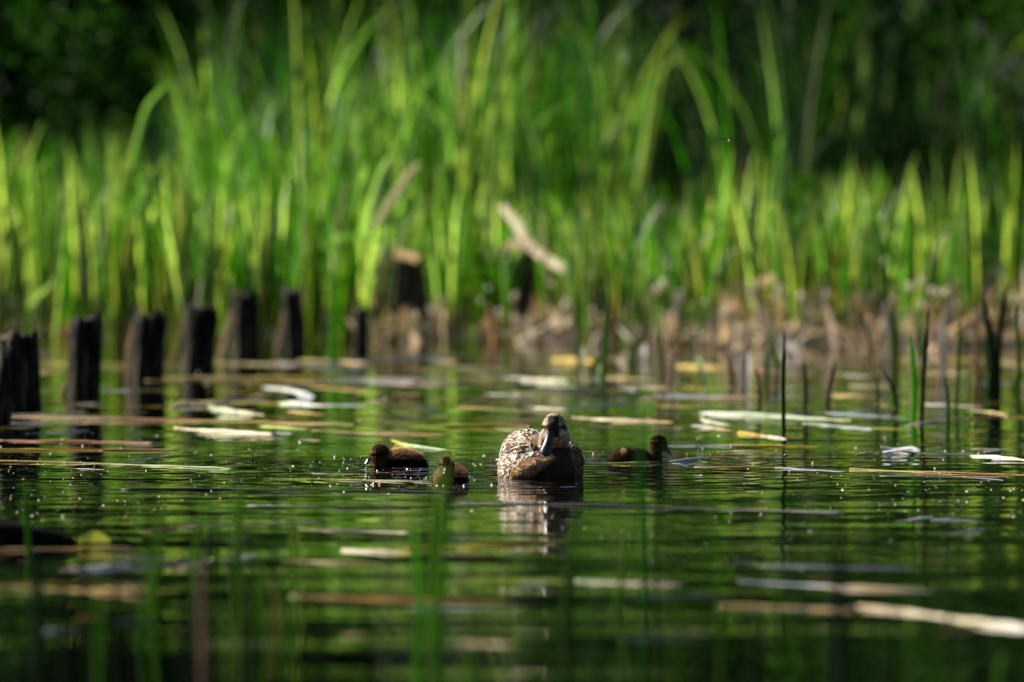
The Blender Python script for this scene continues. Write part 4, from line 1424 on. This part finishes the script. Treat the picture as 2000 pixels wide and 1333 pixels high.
e2 = [((0.012, 0.035, 0.012), (0.045, 0.060, 0.034), q_axis((0, 0, 1), -25)), ((0.020, 0.045, 0.022), (0.034, 0.045, 0.028), q_axis((0, 0, 1), -25)),
      ((-0.010, -0.010, 0.010), (0.033, 0.030, 0.028), None), ((0.0, -0.026, 0.053), (0.0225, 0.026, 0.0235), None),
      ((0.0, -0.036, 0.044), (0.018, 0.018, 0.016), None), ((-0.002, -0.014, 0.030), (0.024, 0.022, 0.022), None)]
duckling('duckling', D2, 'duckling facing the viewer behind a blurred green blade', e2, c2,
         lambda p: Vector((0.4, 1, -0.2)) if p.y > -0.01 else Vector((p.x * 10, 0.6, 0.2)), lambda p: 0.013 if p.y > 0 else 0.0055,
         (Vector((-0.002, -0.050, 0.042)), Vector((-0.006, -0.074, 0.028)), 0.0068, 0.0070, 0.0105, 0.0030, M_BILL_SMALL, True, Vector((0, -0.5, 0.8))),
         [(Vector((-0.014, -0.3, 0.055)), Vector((0, 1, 0))), (Vector((0.014, -0.3, 0.055)), Vector((0, 1, 0)))], 6)


bpy.data.objects['duckling.001'].scale = (0.92, 0.92, 0.92)


# right duckling, profile to the right, head up
def c3(p, n):
    s = noise.noise(Vector((p.x * 90, p.y * 90, p.z * 90 + 3)))
    if p.x > 0.045 and p.z > 0.03:
        if p.z > 0.064: return DOWN_D
        if abs(p.z - 0.056) < 0.003: return DOWN_D
        return (0.10, 0.075, 0.03)
    if (Vector((p.x + 0.030, 0, (p.z - 0.031) * 0.9)).length < 0.0095 + 0.003 * s): return (0.42, 0.32, 0.18)
    return lerp(DOWN_D, DOWN_M, 0.25 + s * 0.4)


e3 = [((-0.008, 0, 0.006), (0.066, 0.036, 0.036), None), ((-0.020, 0, 0.014), (0.050, 0.032, 0.029), None), ((-0.058, 0, 0.004), (0.030, 0.022, 0.018), q_axis((0, 1, 0), -25)),
      ((0.060, 0, 0.006), (0.026, 0.026, 0.026), None), ((0.074, 0, 0.055), (0.0255, 0.021, 0.0245), None), ((0.086, 0, 0.045), (0.014, 0.015, 0.015), None)]
for c, r in chain([((0.066, 0, 0.020), (0.020, 0.020, 0.02)), ((0.066, 0, 0.040), (0.017, 0.016, 0.016))]): e3.append((c, r, None))
duckling('duckling', D3, 'darkest duckling at the right of its mother swimming away to the right', e3, c3,
         lambda p: Vector((-1.0, 0, -0.25)), lambda p: 0.0045,
         (Vector((0.093, -0.001, 0.036)), Vector((0.1135, -0.003, 0.0165)), 0.0062, 0.0064, 0.0100, 0.0030, M_BILL_SMALL, True, Vector((0.7, 0, 0.7))),
         [(Vector((0.084, -0.2, 0.057)), Vector((0, 1, 0))), (Vector((0.084, 0.2, 0.057)), Vector((0, -1, 0)))], 7)

# water drops on the ducklings' heads and bill are too small for parts of their own; the flying insect
ins = empty('flying_insect', P(1420, 272, 20.3))
tag(ins, 'tiny winged insect hovering before the dark reeds on the right', 'insect')
ib = MB()
ell_mesh(ib, (0, 0, 0), (0.006, 0.003, 0.0028)); ell_mesh(ib, (-0.012, 0, 0.001), (0.008, 0.0016, 0.0016)); ell_mesh(ib, (0.008, 0, 0), (0.003, 0.0025, 0.0025))
ell_mesh(ib, (0.016, 0, 0), (0.010, 0.0007, 0.0007))
ib.build('body', M_INSECT, ins)
m, t, b = mat('insect_wing'); b.inputs['Base Color'].default_value = (0.25, 0.3, 0.3, 1); b.inputs['Alpha'].default_value = 0.5; b.inputs['Roughness'].default_value = 0.3
for (x1, z1, y1) in ((0.008, 0.010, -0.012), (0.018, 0.007, 0.006), (0.007, -0.006, -0.012), (0.012, 0.011, 0.014)):
    wb = MB()
    d = Vector((x1, y1, z1)); s = Vector((d.z, 0, -d.x)).normalized() * 0.0025
    wb.add([Vector((0, 0, 0.001)), d * .5 + s, d, d * .5 - s], [(0, 1, 2, 3)], [(1, 1, 1)] * 4)
    wb.build('wing', m, ins, smooth=False)
